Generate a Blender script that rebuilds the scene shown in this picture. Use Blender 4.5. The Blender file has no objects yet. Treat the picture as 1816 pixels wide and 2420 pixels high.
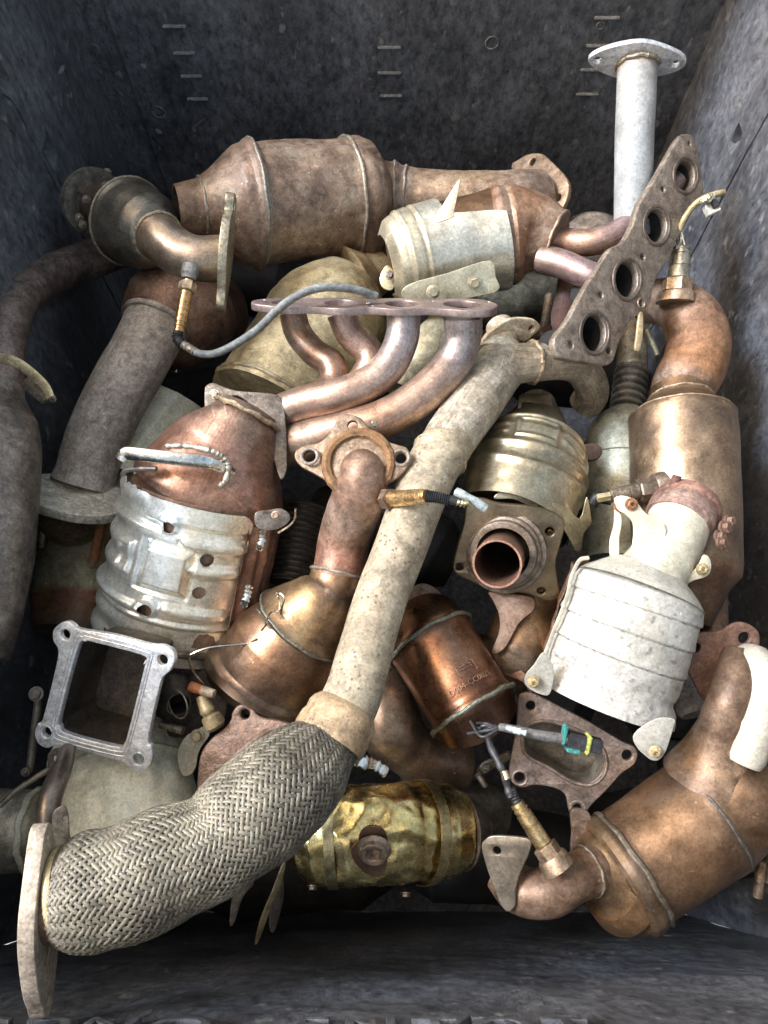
import bpy, bmesh, math, random
import numpy as np
from mathutils import Vector, Matrix, noise
random.seed(7)
sc = bpy.context.scene
COL = sc.collection
# ------------------------------------------------------------------ camera
TILT = math.radians(22.8)
CZ = 1.30
cd = bpy.data.cameras.new("camera"); cam = bpy.data.objects.new("camera", cd); COL.objects.link(cam)
cam.location = (0, 0, CZ); cam.rotation_euler = (TILT, 0, 0)
cd.sensor_fit = 'VERTICAL'; cd.sensor_height = 36.0; cd.lens = 26.0; cd.clip_end = 500; cd.clip_start = 0.01
sc.camera = cam
# ------------------------------------------------------------------ light
SUN_EL, SUN_AZ = math.radians(46), math.radians(-78)      # azimuth measured from +y towards +x
w = bpy.data.worlds.new("World"); sc.world = w; w.use_nodes = True
wn = w.node_tree; bg = wn.nodes["Background"]
sky = wn.nodes.new("ShaderNodeTexSky"); sky.sky_type = 'NISHITA'; sky.sun_disc = False
sky.sun_elevation = SUN_EL; sky.sun_rotation = SUN_AZ; sky.air_density = 1.0; sky.dust_density = 4.0; sky.ozone_density = 0.6
wb = wn.nodes.new('ShaderNodeMix'); wb.data_type = 'RGBA'; wb.blend_type = 'MULTIPLY'; wb.inputs[0].default_value = 1; wb.inputs[7].default_value = (1.22, 1.06, 0.82, 1); wn.links.new(sky.outputs[0], wb.inputs[6]); wn.links.new(wb.outputs[2], bg.inputs[0]); bg.inputs[1].default_value = 0.15
sd = bpy.data.lights.new("sun", 'SUN'); sun = bpy.data.objects.new("sun", sd); COL.objects.link(sun)
sd.energy = 2.1; sd.angle = math.radians(16); sd.color = (0.46, 0.68, 1.0)
sdir = Vector((math.sin(SUN_AZ)*math.cos(SUN_EL), math.cos(SUN_AZ)*math.cos(SUN_EL), math.sin(SUN_EL)))
sun.rotation_euler = sdir.to_track_quat('Z', 'Y').to_euler()
sc.view_settings.view_transform = 'Standard'; sc.view_settings.look = 'None'
sc.view_settings.exposure = 1.5; sc.view_settings.gamma = 1.0

# ------------------------------------------------------------------ geometry helpers
FN = 26.0/36.0*2420.0
RT = np.array([1.0, 0, 0]); UP = np.array([0, math.cos(TILT), math.sin(TILT)]); FW = np.array([0, math.sin(TILT), -math.cos(TILT)])
CAM = np.array([0, 0, CZ])
HO = CZ - 1.25
def ray(x, y): return (x-908.0)/FN*RT + (1210.0-y)/FN*UP + FW
def P(x, y, h):
    r = ray(x, y); t = (h+HO-CZ)/r[2]
    return CAM + r*t
P0 = P
def tof(p): return float(np.dot(np.asarray(p)-CAM, FW))
def cdir(r, u, b):          # direction given as right, up, towards the viewer
    v = r*RT + u*UP - b*FW
    return v/np.linalg.norm(v)
def nrm(v):
    v = np.asarray(v, float); return v/max(1e-12, np.linalg.norm(v))

def root(name, label, cat, at, group=None):
    o = bpy.data.objects.new(name, None); COL.objects.link(o); o.empty_display_size = 0.03
    o.location = Vector(P(*at)) - Vector((0, 0, 0.03))
    o['label'] = label; o['category'] = cat
    if group: o['group'] = group
    return o
def origin_of(o):
    v = Vector((0, 0, 0))
    while o is not None:
        v += o.location; o = o.parent
    return np.array(v)
def mesh(name, verts, faces, mat, parent, uv=None, tint=None, sharp=38, label=None, smooth=True):
    off = origin_of(parent)
    me = bpy.data.meshes.new(name)
    V = np.asarray(verts, float) - off
    me.from_pydata(V.tolist(), [], [tuple(f) for f in faces])
    a = me.color_attributes.new("tint", 'FLOAT_COLOR', 'POINT')
    T = np.ones((len(V), 4)); 
    if tint is not None: T[:, :3] = np.asarray(tint)[..., :3]
    a.data.foreach_set("color", T.ravel())
    if uv is not None:
        l = me.uv_layers.new(name="UVMap")
        idx = np.zeros(len(me.loops), dtype=np.int32); me.loops.foreach_get("vertex_index", idx)
        l.data.foreach_set("uv", np.asarray(uv)[idx].ravel())
    me.materials.append(mat)
    if smooth:
        me.polygons.foreach_set("use_smooth", [True]*len(me.polygons))
        me.set_sharp_from_angle(angle=math.radians(sharp))
    me.update()
    o = bpy.data.objects.new(name, me); COL.objects.link(o); o.parent = parent
    if label: o['label'] = label
    return o
def catmull(pts, K=10, closed=False):
    pts = [np.asarray(p, float) for p in pts]
    if len(pts) == 2 and not closed:
        return [pts[0]+(pts[1]-pts[0])*i/K for i in range(K+1)]
    n = len(pts); out = []
    rng = range(n) if closed else range(n-1)
    for i in rng:
        if closed: p0, p1, p2, p3 = pts[i-1], pts[i], pts[(i+1) % n], pts[(i+2) % n]
        else:
            p1, p2 = pts[i], pts[i+1]
            p0 = pts[i-1] if i > 0 else 2*p1-p2
            p3 = pts[i+2] if i+2 < n else 2*p2-p1
        for k in range(K):
            t = k/K
            out.append(.5*((2*p1)+(-p0+p2)*t+(2*p0-5*p1+4*p2-p3)*t*t+(-p0+3*p1-3*p2+p3)*t**3))
    if not closed: out.append(pts[-1])
    return out
def frames(C, up=None, closed=False):
    C = np.asarray(C); n = len(C)
    T = np.zeros_like(C)
    if closed: T = np.roll(C, -1, 0)-np.roll(C, 1, 0)
    else:
        T[1:-1] = C[2:]-C[:-2]; T[0] = C[1]-C[0]; T[-1] = C[-1]-C[-2]
    T /= np.maximum(1e-12, np.linalg.norm(T, axis=1))[:, None]
    if up is None: up = CAM-C[0]
    N = np.zeros_like(C); v = up-np.dot(up, T[0])*T[0]
    if np.linalg.norm(v) < 1e-6: v = np.cross(T[0], [0, 0, 1.])
    v = nrm(v)
    for i in range(n):
        v = v-np.dot(v, T[i])*T[i]; v = nrm(v); N[i] = v
    B = np.cross(T, N)
    return T, N, B
def axis_path(path, profs, K=10, m=None):
    W = catmull([P(*p) for p in path], K)
    W = np.array(W); d = np.r_[0, np.cumsum(np.linalg.norm(np.diff(W, axis=0), axis=1))]
    L = d[-1]
    s = set(np.round(profs, 5).tolist())
    m = m or max(8, int(L/0.006))
    ss = np.array(sorted(s | set(np.round(np.linspace(0, 1, m+1), 5).tolist())))
    keep = [ss[0]]
    for v in ss[1:]:
        if v-keep[-1] > 1e-4: keep.append(v)
    ss = np.array(keep)
    C = np.stack([np.interp(ss*L, d, W[:, k]) for k in range(3)], 1)
    return ss, C, L
def wcor(C, T):
    out = []
    for c, t_ in zip(C, T):
        d = np.asarray(c)-CAM; z = np.dot(d, FW); o = np.array([np.dot(d, RT), np.dot(d, UP)])/z
        ti = np.array([np.dot(t_, RT), np.dot(t_, UP)])-o*np.dot(t_, FW); l = np.linalg.norm(ti)
        if l < .25: out.append(1/math.sqrt(1+.5*np.dot(o, o))); continue
        p = np.array([-ti[1], ti[0]])/l; out.append(1/math.sqrt(1+np.dot(o, p)**2))
    return np.array(out)
def nz(p, sc_, seed): return noise.noise(Vector((p[0]*sc_+seed, p[1]*sc_, p[2]*sc_)))

def sweep(parent, name, mat, path, prof, n=40, o0=False, o1=False, wall=4.0, amp=0.012, flat=1.0, tint=None, K=10, label=None, seed=None, m=None, oval=None, bump=None, sharp=38):
    """lathe/tube along path [(x,y,h)...]; prof [(s, r_px[, tint])...] or a number"""
    if not isinstance(prof, (list, tuple)): prof = [(0, prof), (1, prof)]
    ps = [p[0] for p in prof]; pr = [p[1] for p in prof]
    ss, C, L = axis_path(path, ps, K, m)
    T, N, B = frames(C)
    cols = [(p[2] if len(p) > 2 else (tint or (1, 1, 1))) for p in prof]
    tc = np.stack([np.interp(ss, ps, [c[k] for c in cols]) for k in range(3)], 1)
    r = np.interp(ss, ps, pr)*np.array([tof(c) for c in C])/FN*(wcor(C, T) if P is P0 else 1)
    ph = np.linspace(0, 2*math.pi, n, endpoint=False)
    sd_ = random.random()*50 if seed is None else seed
    def ringset(rr, lo=0, hi=None):
        V = []
        for i in range(len(C)):
            if rr[i] < 0: rr[i] = 0
            for p in ph:
                d = math.cos(p)*N[i]*flat+math.sin(p)*B[i]
                q = C[i]+d*rr[i]
                k = 1.0
                if amp: k += amp*(nz(q, 22, sd_)+.5*nz(q, 60, sd_+9))*1.6
                if bump: k += bump(ss[i], p)
                V.append(C[i]+d*rr[i]*k)
        return V
    V = ringset(r.copy()); M = len(C); F = []
    UV = [(p/(2*math.pi)*r[i]*6.28, ss[i]*L) for i in range(M) for p in ph]
    TT = [tc[i] for i in range(M) for p in ph]
    for i in range(M-1):
        for j in range(n):
            a = i*n+j; b = i*n+(j+1) % n; F.append((a, b, b+n, a+n))
    def fan(ring, center, flip):
        V.append(center); c = len(V)-1; UV.append((0, 0)); TT.append(TT[ring[0]])
        for j in range(n):
            a, b = ring[j], ring[(j+1) % n]
            F.append((b, a, c) if not flip else (a, b, c))
    if o0 or o1:
        wr = wall*np.array([tof(c) for c in C])/FN
        base = len(V)
        V += ringset((r-wr).copy()); UV += UV[:base]; TT += TT[:base]
        for i in range(M-1):
            for j in range(n):
                a = base+i*n+j; b = base+i*n+(j+1) % n; F.append((b, a, a+n, b+n))
        for end, op in ((0, o0), (M-1, o1)):
            if op:
                for j in range(n):
                    a = end*n+j; b = end*n+(j+1) % n
                    F.append((a, base+a, base+b, b) if end == 0 else (b, base+b, base+a, a))
            else:
                fan([end*n+j for j in range(n)], C[end], end != 0)
                fan([base+end*n+j for j in range(n)], C[end]+(T[end]*.0005 if end == 0 else -T[end]*.0005), end == 0)
    else:
        if r[0] > 1e-5: fan([j for j in range(n)], C[0], False)
        if r[-1] > 1e-5: fan([(M-1)*n+j for j in range(n)], C[-1], True)
    return mesh(name, V, F, mat, parent, UV, TT, label=label, sharp=sharp)

def shell(parent, name, mat, path, prof, a0, a1, off=4, th=2.0, nu=80, nv=80, disp=None, holes=(), edge=None, amp=0.01, tint=None, label=None, sharp=50, K=10, tfn=None):
    """curved sheet over angles a0..a1 (deg, + = right hand of travel) along path; disp(q,s,u,v)->px; holes (q,s,r) in px"""
    if not isinstance(prof, (list, tuple)): prof = [(0, prof), (1, prof)]
    ss = np.linspace(0, 1, nv+1)
    W = np.array(catmull([P(*p) for p in path], K)); d = np.r_[0, np.cumsum(np.linalg.norm(np.diff(W, axis=0), axis=1))]; L = d[-1]
    C = np.stack([np.interp(ss*L, d, W[:, k]) for k in range(3)], 1)
    T, N, B = frames(C); tt = np.array([tof(c) for c in C])/FN*wcor(C, T)
    rp = np.interp(ss, [p[0] for p in prof], [p[1] for p in prof]); Lpx = L/np.mean(tt)
    G = np.zeros((nv+1, nu+1, 2)); 
    V0 = []; V1 = []; sd_ = random.random()*40; UV = []; TT = []
    for i in range(nv+1):
        for j in range(nu+1):
            v = ss[i]; u = j/nu
            if edge: u2, v2 = edge(u, v)
            else: u2, v2 = u, v
            a = math.radians(a0+(a1-a0)*u2)
            q = -rp[i]*math.sin(a); s = v2*Lpx
            for (hq, hs, hr) in holes:
                dq, ds_ = q-hq, s-hs; dd = math.hypot(dq, ds_); cell = Lpx/nv
                if abs(dd-hr) < cell*.75 and dd > 1e-6:
                    q = hq+dq/dd*hr; s = hs+ds_/dd*hr
                    a = -math.asin(max(-1, min(1, q/rp[i]))) if abs(a) < math.pi/2 else a
            vi = min(1.05, max(-.05, s/Lpx))
            x = max(0, min(nv, vi*nv)); i0 = min(nv-1, int(x)); f = vi*nv-i0
            Cc = C[i0]*(1-f)+C[i0+1]*f; Nn = N[i0]; Bb = B[i0]; t_ = tt[i0]; r_ = rp[i0]*(1-min(1, f))+rp[i0+1]*min(1, f)
            dvec = math.cos(a)*Nn+math.sin(a)*Bb
            dp = disp(q, s, u2, v2) if disp else 0
            rr = (r_+off+dp)*t_
            pp = Cc+dvec*rr
            rr += amp*r_*t_*(nz(pp, 25, sd_)+.4*nz(pp, 80, sd_))*1.5
            V0.append(Cc+dvec*rr); V1.append(Cc+dvec*(rr-th*t_)); UV.append((a*r_*t_, s*t_)); G[i, j] = (q, s)
            TT.append(tfn(q, s, u2, v2) if tfn else (tint or (1, 1, 1)))
    V = V0+V1; nn = len(V0); F = []; ec = {}
    for i in range(nv):
        for j in range(nu):
            cq = G[i:i+2, j:j+2].mean((0, 1))
            if any(math.hypot(cq[0]-h[0], cq[1]-h[1]) < h[2] for h in holes): continue
            a = i*(nu+1)+j; qd = (a, a+1, a+nu+2, a+nu+1)
            F.append(qd); F.append(tuple(x+nn for x in reversed(qd)))
            for k in range(4):
                e = (qd[k], qd[(k+1) % 4]); ke = tuple(sorted(e)); ec.setdefault(ke, []).append(e)
    for e in ec.values():
        if len(e) == 1: a, b = e[0]; F.append((b, a, a+nn, b+nn))
    return mesh(name, V, F, mat, parent, UV+UV, TT+TT, label=label, sharp=sharp)

def on_plane(x, y, o, n):
    r = ray(x, y); t = np.dot(o-CAM, n)/np.dot(r, n); return CAM+r*t
def plate(parent, name, mat, outline, center, n, th=8, holes=(), bev=1.2, smooth=True, tint=(1, 1, 1), label=None, K=5, shift=0, axes=None):
    """flange: outline in px laid on the plane through center with normal n (faces viewer); th px thick away from the viewer
       holes: (x,y,r) round in real space or list of px points"""
    o = P(*center); n = nrm(n); t = tof(o)/FN
    if np.dot(n, CAM-o) < 0: n = -n
    ex = nrm(np.cross([0.01, 1, 0.02], n)); ey = np.cross(n, ex)
    if axes is not None:
        ex = nrm(np.array(axes)-np.dot(axes, n)*n); ey = np.cross(n, ex)
    def loc(x, y):
        if axes is not None: return np.array([x*t, y*t])
        d = on_plane(x, y, o, n)-o; return np.array([np.dot(d, ex), np.dot(d, ey)])
    def spl(cu, pts):
        s = cu.splines.new('POLY'); s.points.add(len(pts)-1)
        for k, p in enumerate(pts): s.points[k].co = (p[0], p[1], 0, 1)
        s.use_cyclic_u = True
    cu = bpy.data.curves.new("tmp", 'CURVE'); cu.dimensions = '2D'; cu.fill_mode = 'BOTH'
    b = bev*t
    cu.extrude = max(1e-5, th*t/2-b); cu.bevel_depth = b; cu.bevel_resolution = 2; cu.offset = -b
    pts = [loc(x, y) for x, y in outline]
    if smooth: pts = catmull(pts, K, closed=True)
    spl(cu, pts)
    for h in holes:
        if len(h) == 3 and not hasattr(h[0], '__len__'):
            c = loc(h[0], h[1]); r = h[2]*t
            spl(cu, [(c[0]+math.cos(a)*r, c[1]+math.sin(a)*r) for a in np.linspace(0, 2*math.pi, 28, endpoint=False)])
        else:
            spl(cu, catmull([loc(x, y) for x, y in h], K, closed=True))
    ob = bpy.data.objects.new("tmp", cu); me = bpy.data.meshes.new_from_object(ob)
    V = np.zeros(len(me.vertices)*3); me.vertices.foreach_get("co", V); V = V.reshape(-1, 3)
    F = [tuple(p.vertices) for p in me.polygons]
    zz = shift*t-th*t/2
    Wd = o+V[:, :1]*ex+V[:, 1:2]*ey+(V[:, 2:3]+zz)*n
    bpy.data.objects.remove(ob); bpy.data.curves.remove(cu); bpy.data.meshes.remove(me)
    ob = mesh(name, Wd, F, mat, parent, None, np.tile(tint, (len(Wd), 1)), label=label, sharp=30)
    bm = bmesh.new(); bm.from_mesh(ob.data); bmesh.ops.remove_doubles(bm, verts=bm.verts, dist=1e-6); bmesh.ops.recalc_face_normals(bm, faces=bm.faces)
    bm.to_mesh(ob.data); bm.free(); ob.data.set_sharp_from_angle(angle=math.radians(30))
    return ob
def wtube(parent, name, mat, pts, r, n=10, closed=False, K=8, tint=(1, 1, 1), amp=0, label=None, rf=None, raw=False, flatn=None, flat=1.0):
    """tube through world points, r in metres"""
    C = np.array(pts if raw else catmull(pts, K, closed)); T, N, B = frames(C, up=flatn, closed=closed)
    V = []; F = []; M = len(C); sd_ = random.random()*30
    d = np.r_[0, np.cumsum(np.linalg.norm(np.diff(C, axis=0), axis=1))]; UV = []
    for i in range(M):
        rr = r*(rf(i/(M-1)) if rf else 1)*(1+amp*nz(C[i], 400, sd_))
        for j in range(n):
            a = 2*math.pi*j/n; V.append(C[i]+(math.cos(a)*N[i]*flat+math.sin(a)*B[i])*rr); UV.append((a*r, d[i]))
    for i in range(M if closed else M-1):
        for j in range(n):
            a = i*n+j; b = i*n+(j+1) % n; c = ((i+1) % M)*n+j; e = ((i+1) % M)*n+(j+1) % n
            F.append((a, b, e, c))
    if not closed:
        F.append(tuple(reversed(range(n)))); F.append(tuple((M-1)*n+j for j in range(n)))
    return mesh(name, V, F, mat, parent, UV, np.tile(tint, (len(V), 1)), label=label)
def pw(parent, name, mat, pts, rpx, **k):
    W = [P(*p) for p in pts]; t = np.mean([tof(p) for p in W])/FN
    return wtube(parent, name, mat, W, rpx*t, **k)
def bead(parent, mat, path, s, r, rb=4, tilt=None, name="weld_seam", flat=1.0, n=70, tint=(1, 1, 1), a0=0, a1=360):
    """lumpy weld ring round a swept part"""
    W = np.array(catmull([P(*p) for p in path], 10)); d = np.r_[0, np.cumsum(np.linalg.norm(np.diff(W, axis=0), axis=1))]
    q = [np.interp(s*d[-1]+e, d, W[:, k]) for e in (-.002, .002) for k in range(3)]
    c = (np.array(q[:3])+np.array(q[3:]))/2; Tn = nrm(np.array(q[3:])-np.array(q[:3])); t = tof(c)/FN*wcor([c], [Tn])[0]
    up = nrm(np.cross(np.cross(Tn, CAM-c), Tn)); bb = np.cross(Tn, up)
    pts = [c+(math.cos(a)*up*flat+math.sin(a)*bb)*r*t+Tn*rb*.25*t*math.sin(a*9) for a in np.linspace(math.radians(a0), math.radians(a1), n, endpoint=a1-a0 < 359)]
    return wtube(parent, name, mat, pts, rb*t, n=8, closed=a1-a0 > 359, raw=True, amp=.5, tint=tint)
def ring(parent, name, mat, c, n, r, rb, m=40, tint=(1, 1, 1), amp=0, ell=None):
    """torus, c=(x,y,h), n world normal"""
    o = P(*c); t = tof(o)/FN; n = nrm(n); ex = nrm(np.cross([0.01, 1, .02], n)); ey = np.cross(n, ex)
    return wtube(parent, name, mat, [o+(math.cos(a)*ex+math.sin(a)*ey)*r*t for a in np.linspace(0, 2*math.pi, m, endpoint=False)], rb*t, n=8, closed=True, raw=True, tint=tint, amp=amp)
def lathe_at(parent, name, mat, o, n, prof, segs=24, tint=(1, 1, 1), hexa=False, label=None, cap=True):
    """prof [(z,r)] in metres from world point o along n"""
    n = nrm(n); ex = nrm(np.cross([0.01, 1, .02], n)); ey = np.cross(n, ex); k = 6 if hexa else segs
    V = []; F = []
    for z, r in prof:
        for j in range(k):
            a = 2*math.pi*j/k+.3; V.append(o+n*z+(ex*math.cos(a)+ey*math.sin(a))*r)
    for i in range(len(prof)-1):
        for j in range(k): F.append((i*k+j, i*k+(j+1) % k, (i+1)*k+(j+1) % k, (i+1)*k+j))
    if cap and prof[0][1] > 1e-5: F.append(tuple(reversed(range(k))))
    if cap and prof[-1][1] > 1e-5: F.append(tuple((len(prof)-1)*k+j for j in range(k)))
    return mesh(name, V, F, mat, parent, None, np.tile(tint, (len(V), 1)), sharp=30, label=label)
def bolt(parent, mat, x, y, h, n, r=9, ht=8, tint=(1, 1, 1), name="bolt", hole=False, washer=True):
    o = P(x, y, h); t = tof(o)/FN; r *= t; ht *= t
    pr = [(-.3*ht, r), (ht*.85, r), (ht, r*.86)]
    if hole: pr += [(ht, r*.5), (ht*.2, r*.46), (ht*.2, 0)]
    else: pr += [(ht, 0)]
    b = lathe_at(parent, name, mat, o, n, pr, hexa=True, tint=tint)
    if washer: lathe_at(b, "washer", mat, o, n, [(-.3*ht, r*1.35), (ht*.12, r*1.35), (ht*.16, r*1.25), (ht*.16, 0)], tint=tint)
    return b
def stud(parent, mat, p0, p1, r, tint=(1, 1, 1), name="stud", pitch=.0016):
    a, b = P(*p0), P(*p1); t = tof(a)/FN; L = np.linalg.norm(b-a); r *= t; k = int(L/pitch); pr = [(0, r)]
    for i in range(k): pr += [(i*pitch+.0002, r), (i*pitch+pitch*.5, r*.86)]
    pr += [(L, r*.95), (L, 0)]
    return lathe_at(parent, name, mat, a, b-a, pr, segs=14, tint=tint)
def sensor(parent, p0, p1, r, body=None, cols=((1, 1, 1), (1, 1, 1)), boss=True, nut=.25, name="oxygen_sensor"):
    """screwed-in probe from p0 (base) to p1 (tip of the metal can)"""
    a, b = P(*p0), P(*p1); t = tof(a)/FN; L = np.linalg.norm(b-a); r *= t; n = b-a
    body = body or M['brass']
    s = lathe_at(parent, name, body, a, n, [(-.05*L, r*.9), (L*nut, r*.9), (L*(nut+.02), r), (L*.55, r*.98), (L*.56, r*.9), (L*.58, r*.9), (L*.59, r*.97), (L*.8, r*.93), (L*.81, r*.82), (L*.85, r*.82), (L*.86, r*.9), (L*.89, r*.9), (L*.9, r*.78), (L*.94, r*.78), (L*.95, r*.84), (L, r*.8), (L, 0)], tint=cols[0])
    lathe_at(s, "hex_nut", M['steel_d'], a, n, [(0, r*1.2), (0, r*1.42), (L*nut*.9, r*1.42), (L*nut, r*1.25), (L*nut, 0)], hexa=True, tint=cols[1])
    if boss: lathe_at(s, "boss", M['steel_d'], a, n, [(-.25*L, r*1.9), (-.04*L, r*1.75), (0, r*1.6), (0, 0)], tint=cols[1])
    return s

# ------------------------------------------------------------------ materials
M = {}
def metal(key, c0, c1, c2, metallic=.7, rough=(.35, .6), sc_=30, bump=.25, speck=0, dust=None, streak=0, fine=220, blotch=.5, pit=0, crumple=0, spec=.5, dark=.45):
    def ds(c, k=.08):
        l = .3*c[0]+.59*c[1]+.11*c[2]; return (c[0]+(l-c[0])*k, (c[1]+(l-c[1])*k)*1.03, c[2]+(l-c[2])*k)
    if key not in ('green', 'yellow', 'gold', 'orange'): c0, c1, c2 = ds(c0), ds(c1), ds(c2)
    m = bpy.data.materials.new(key); m.use_nodes = True; nt = m.node_tree; N = nt.nodes; L = nt.links
    b = N["Principled BSDF"]; tc = N.new("ShaderNodeTexCoord"); at = N.new("ShaderNodeAttribute"); at.attribute_name = "tint"
    oi = N.new("ShaderNodeObjectInfo")
    off = N.new("ShaderNodeVectorMath"); off.operation = 'MULTIPLY_ADD'
    rnd = N.new("ShaderNodeCombineXYZ"); L.new(oi.outputs['Random'], rnd.inputs[0]); L.new(oi.outputs['Random'], rnd.inputs[1])
    off.inputs[1].default_value = (7, 5, 3); L.new(rnd.outputs[0], off.inputs[0]); L.new(tc.outputs['Object'], off.inputs[2])
    V = off.outputs[0]
    def no(scale, det=6, rg=.6, vec=None, dist=0):
        n = N.new("ShaderNodeTexNoise"); n.inputs['Scale'].default_value = scale; n.inputs['Detail'].default_value = det
        n.inputs['Roughness'].default_value = rg; n.inputs['Distortion'].default_value = dist; L.new(vec or V, n.inputs['Vector']); return n.outputs['Fac']
    def ramp(f, stops, interp='LINEAR'):
        r = N.new("ShaderNodeValToRGB"); r.color_ramp.interpolation = interp; e = r.color_ramp.elements
        while len(e) < len(stops): e.new(.5)
        for k, (p, c) in enumerate(stops):
            e[k].position = p; e[k].color = (c if hasattr(c, '__len__') else (c, c, c))+(1,) if not hasattr(c, '__len__') or len(c) == 3 else c
        L.new(f, r.inputs[0]); return r.outputs[0]
    def mix(f, a, c, mode='MIX'):
        x = N.new("ShaderNodeMix"); x.data_type = 'RGBA'; x.blend_type = mode
        for s, v in ((x.inputs[0], f), (x.inputs[6], a), (x.inputs[7], c)):
            if hasattr(v, 'links'): L.new(v, s)
            elif hasattr(v, '__len__'): s.default_value = tuple(v)+(1,)
            else: s.default_value = v
        return x.outputs[2]
    big = no(sc_, 8, .66, dist=.4)
    col = ramp(big, [(.30, c0), (.5, c1), (.72, c2)])
    med = no(sc_*3.3, 8, .7)
    lo = tuple(dark for _ in range(3))
    col = mix(blotch, col, mix(1.0, col, ramp(med, [(.36, lo), (.62, (1.35,)*3)]), 'MULTIPLY'))
    hf = no(330, 6, .75); hk = .5+.5*dark
    col = mix(.8, col, mix(1.0, col, ramp(hf, [(.34, (hk*.75,)*3), (.5, (1.0,)*3), (.68, (1.3,)*3)]), 'MULTIPLY'))
    pa_ = no(sc_*.8, 10, .8, dist=1.2)
    col = mix(.7, col, mix(1.0, col, ramp(pa_, [(.38, (dark*1.1,)*3), (.47, (1.0,)*3), (.56, (1.0,)*3), (.66, (1.25,)*3)]), 'MULTIPLY'))
    if streak:
        mp = N.new("ShaderNodeMapping"); mp.inputs['Scale'].default_value = (420, 18, 1); L.new(tc.outputs['UV'], mp.inputs[0])
        st = no(1.0, 6, .7, vec=mp.outputs[0]); col = mix(streak, col, mix(1.0, col, ramp(st, [(.38, (.55,)*3), (.62, (1.5,)*3)]), 'MULTIPLY'))
    fl = no(sc_*1.9, 12, .62, dist=.6)
    col = mix(.75, col, mix(1.0, col, ramp(fl, [(.40, (.5+.45*dark,)*3), (.425, (1.0,)*3), (.60, (1.0,)*3), (.625, (1.22, 1.2, 1.16))]), 'MULTIPLY'))
    col = mix(1.0, col, at.outputs['Color'], 'MULTIPLY')
    for rot, ns, th in (((.3, 1.0, .1), 1.5, .715), ((1.2, -.6, .5), 2.0, .725)):
        mq = N.new("ShaderNodeMapping"); mq.vector_type = 'TEXTURE'; mq.inputs['Rotation'].default_value = rot; mq.inputs['Scale'].default_value = (1/90, 1/90, 1/5); L.new(V, mq.inputs[0])
        col = mix(ramp(no(ns, 2, .5, vec=mq.outputs[0]), [(th, 0.0), (th+.03, .55)]), col, mix(1.0, col, (2.0, 2.0, 2.0), 'MULTIPLY'))
    if dust:
        df = ramp(no(sc_*1.4, 9, .72, dist=.3), [(dust[1], 0.0), (dust[1]+.12, 1.0)])
        dmul = N.new("ShaderNodeMath"); dmul.operation = 'MULTIPLY'; dmul.inputs[1].default_value = dust[2]; L.new(df, dmul.inputs[0])
        col = mix(dmul.outputs[0], col, dust[0]); 
    if pit:
        vo = N.new("ShaderNodeTexVoronoi"); vo.inputs['Scale'].default_value = 170; L.new(V, vo.inputs['Vector'])
        gate = no(sc_*1.2, 3, .5)
        g = ramp(gate, [(.5, 0.0), (.58, 1.0)])
        pf = ramp(vo.outputs['Distance'], [(.16, 1.0), (.3, 0.0)])
        pm = N.new("ShaderNodeMath"); pm.operation = 'MULTIPLY'; L.new(g, pm.inputs[0]); L.new(pf, pm.inputs[1])
        pq = N.new("ShaderNodeMath"); pq.operation = 'MULTIPLY'; pq.inputs[1].default_value = pit; L.new(pm.outputs[0], pq.inputs[0])
        col = mix(pq.outputs[0], col, (.09, .05, .03))
    if speck:
        vo2 = N.new("ShaderNodeTexVoronoi"); vo2.inputs['Scale'].default_value = 95; vo2.inputs['Randomness'].default_value = 1; L.new(V, vo2.inputs['Vector'])
        sf = ramp(vo2.outputs['Distance'], [(.07, 1.0), (.11, 0.0)])
        sg = ramp(vo2.outputs['Color'], [(.68, 0.0), (.7, 1.0)])
        sm = N.new("ShaderNodeMath"); sm.operation = 'MULTIPLY'; L.new(sf, sm.inputs[0]); L.new(sg, sm.inputs[1])
        sq = N.new("ShaderNodeMath"); sq.operation = 'MULTIPLY'; sq.inputs[1].default_value = speck; L.new(sm.outputs[0], sq.inputs[0])
        col = mix(sq.outputs[0], col, (.75, .66, .55))
    L.new(col, b.inputs['Base Color']); b.inputs['Metallic'].default_value = metallic
    b.inputs['Specular IOR Level'].default_value = spec
    rr = N.new("ShaderNodeMapRange"); rr.inputs[1].default_value = .3; rr.inputs[2].default_value = .7
    rr.inputs[3].default_value = rough[0]; rr.inputs[4].default_value = rough[1]; L.new(med, rr.inputs[0]); L.new(rr.outputs[0], b.inputs['Roughness'])
    fin = no(fine, 5, .7)
    ad = N.new("ShaderNodeMath"); ad.operation = 'MULTIPLY_ADD'; ad.inputs[1].default_value = .5; L.new(fin, ad.inputs[0]); L.new(med, ad.inputs[2])
    bp = N.new("ShaderNodeBump"); bp.inputs['Strength'].default_value = bump; bp.inputs['Distance'].default_value = .0016; L.new(ad.outputs[0], bp.inputs['Height'])
    last = bp.outputs[0]
    if crumple:
        v3 = N.new("ShaderNodeTexVoronoi"); v3.feature = 'F1'; v3.inputs['Scale'].default_value = crumple; 
        dsp = N.new("ShaderNodeVectorMath"); dsp.operation = 'MULTIPLY_ADD'; nn_ = N.new("ShaderNodeTexNoise"); nn_.inputs['Scale'].default_value = crumple*.7; L.new(V, nn_.inputs[0])
        L.new(nn_.outputs['Color'], dsp.inputs[0]); dsp.inputs[1].default_value = (.04, .04, .04); L.new(V, dsp.inputs[2]); L.new(dsp.outputs[0], v3.inputs['Vector'])
        b2 = N.new("ShaderNodeBump"); b2.inputs['Strength'].default_value = .9; b2.inputs['Distance'].default_value = .006
        L.new(v3.outputs['Distance'], b2.inputs['Height']); L.new(last, b2.inputs['Normal']); last = b2.outputs[0]
    L.new(last, b.inputs['Normal'])
    M[key] = m; return m
DU = (.40, .34, .26)
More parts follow.
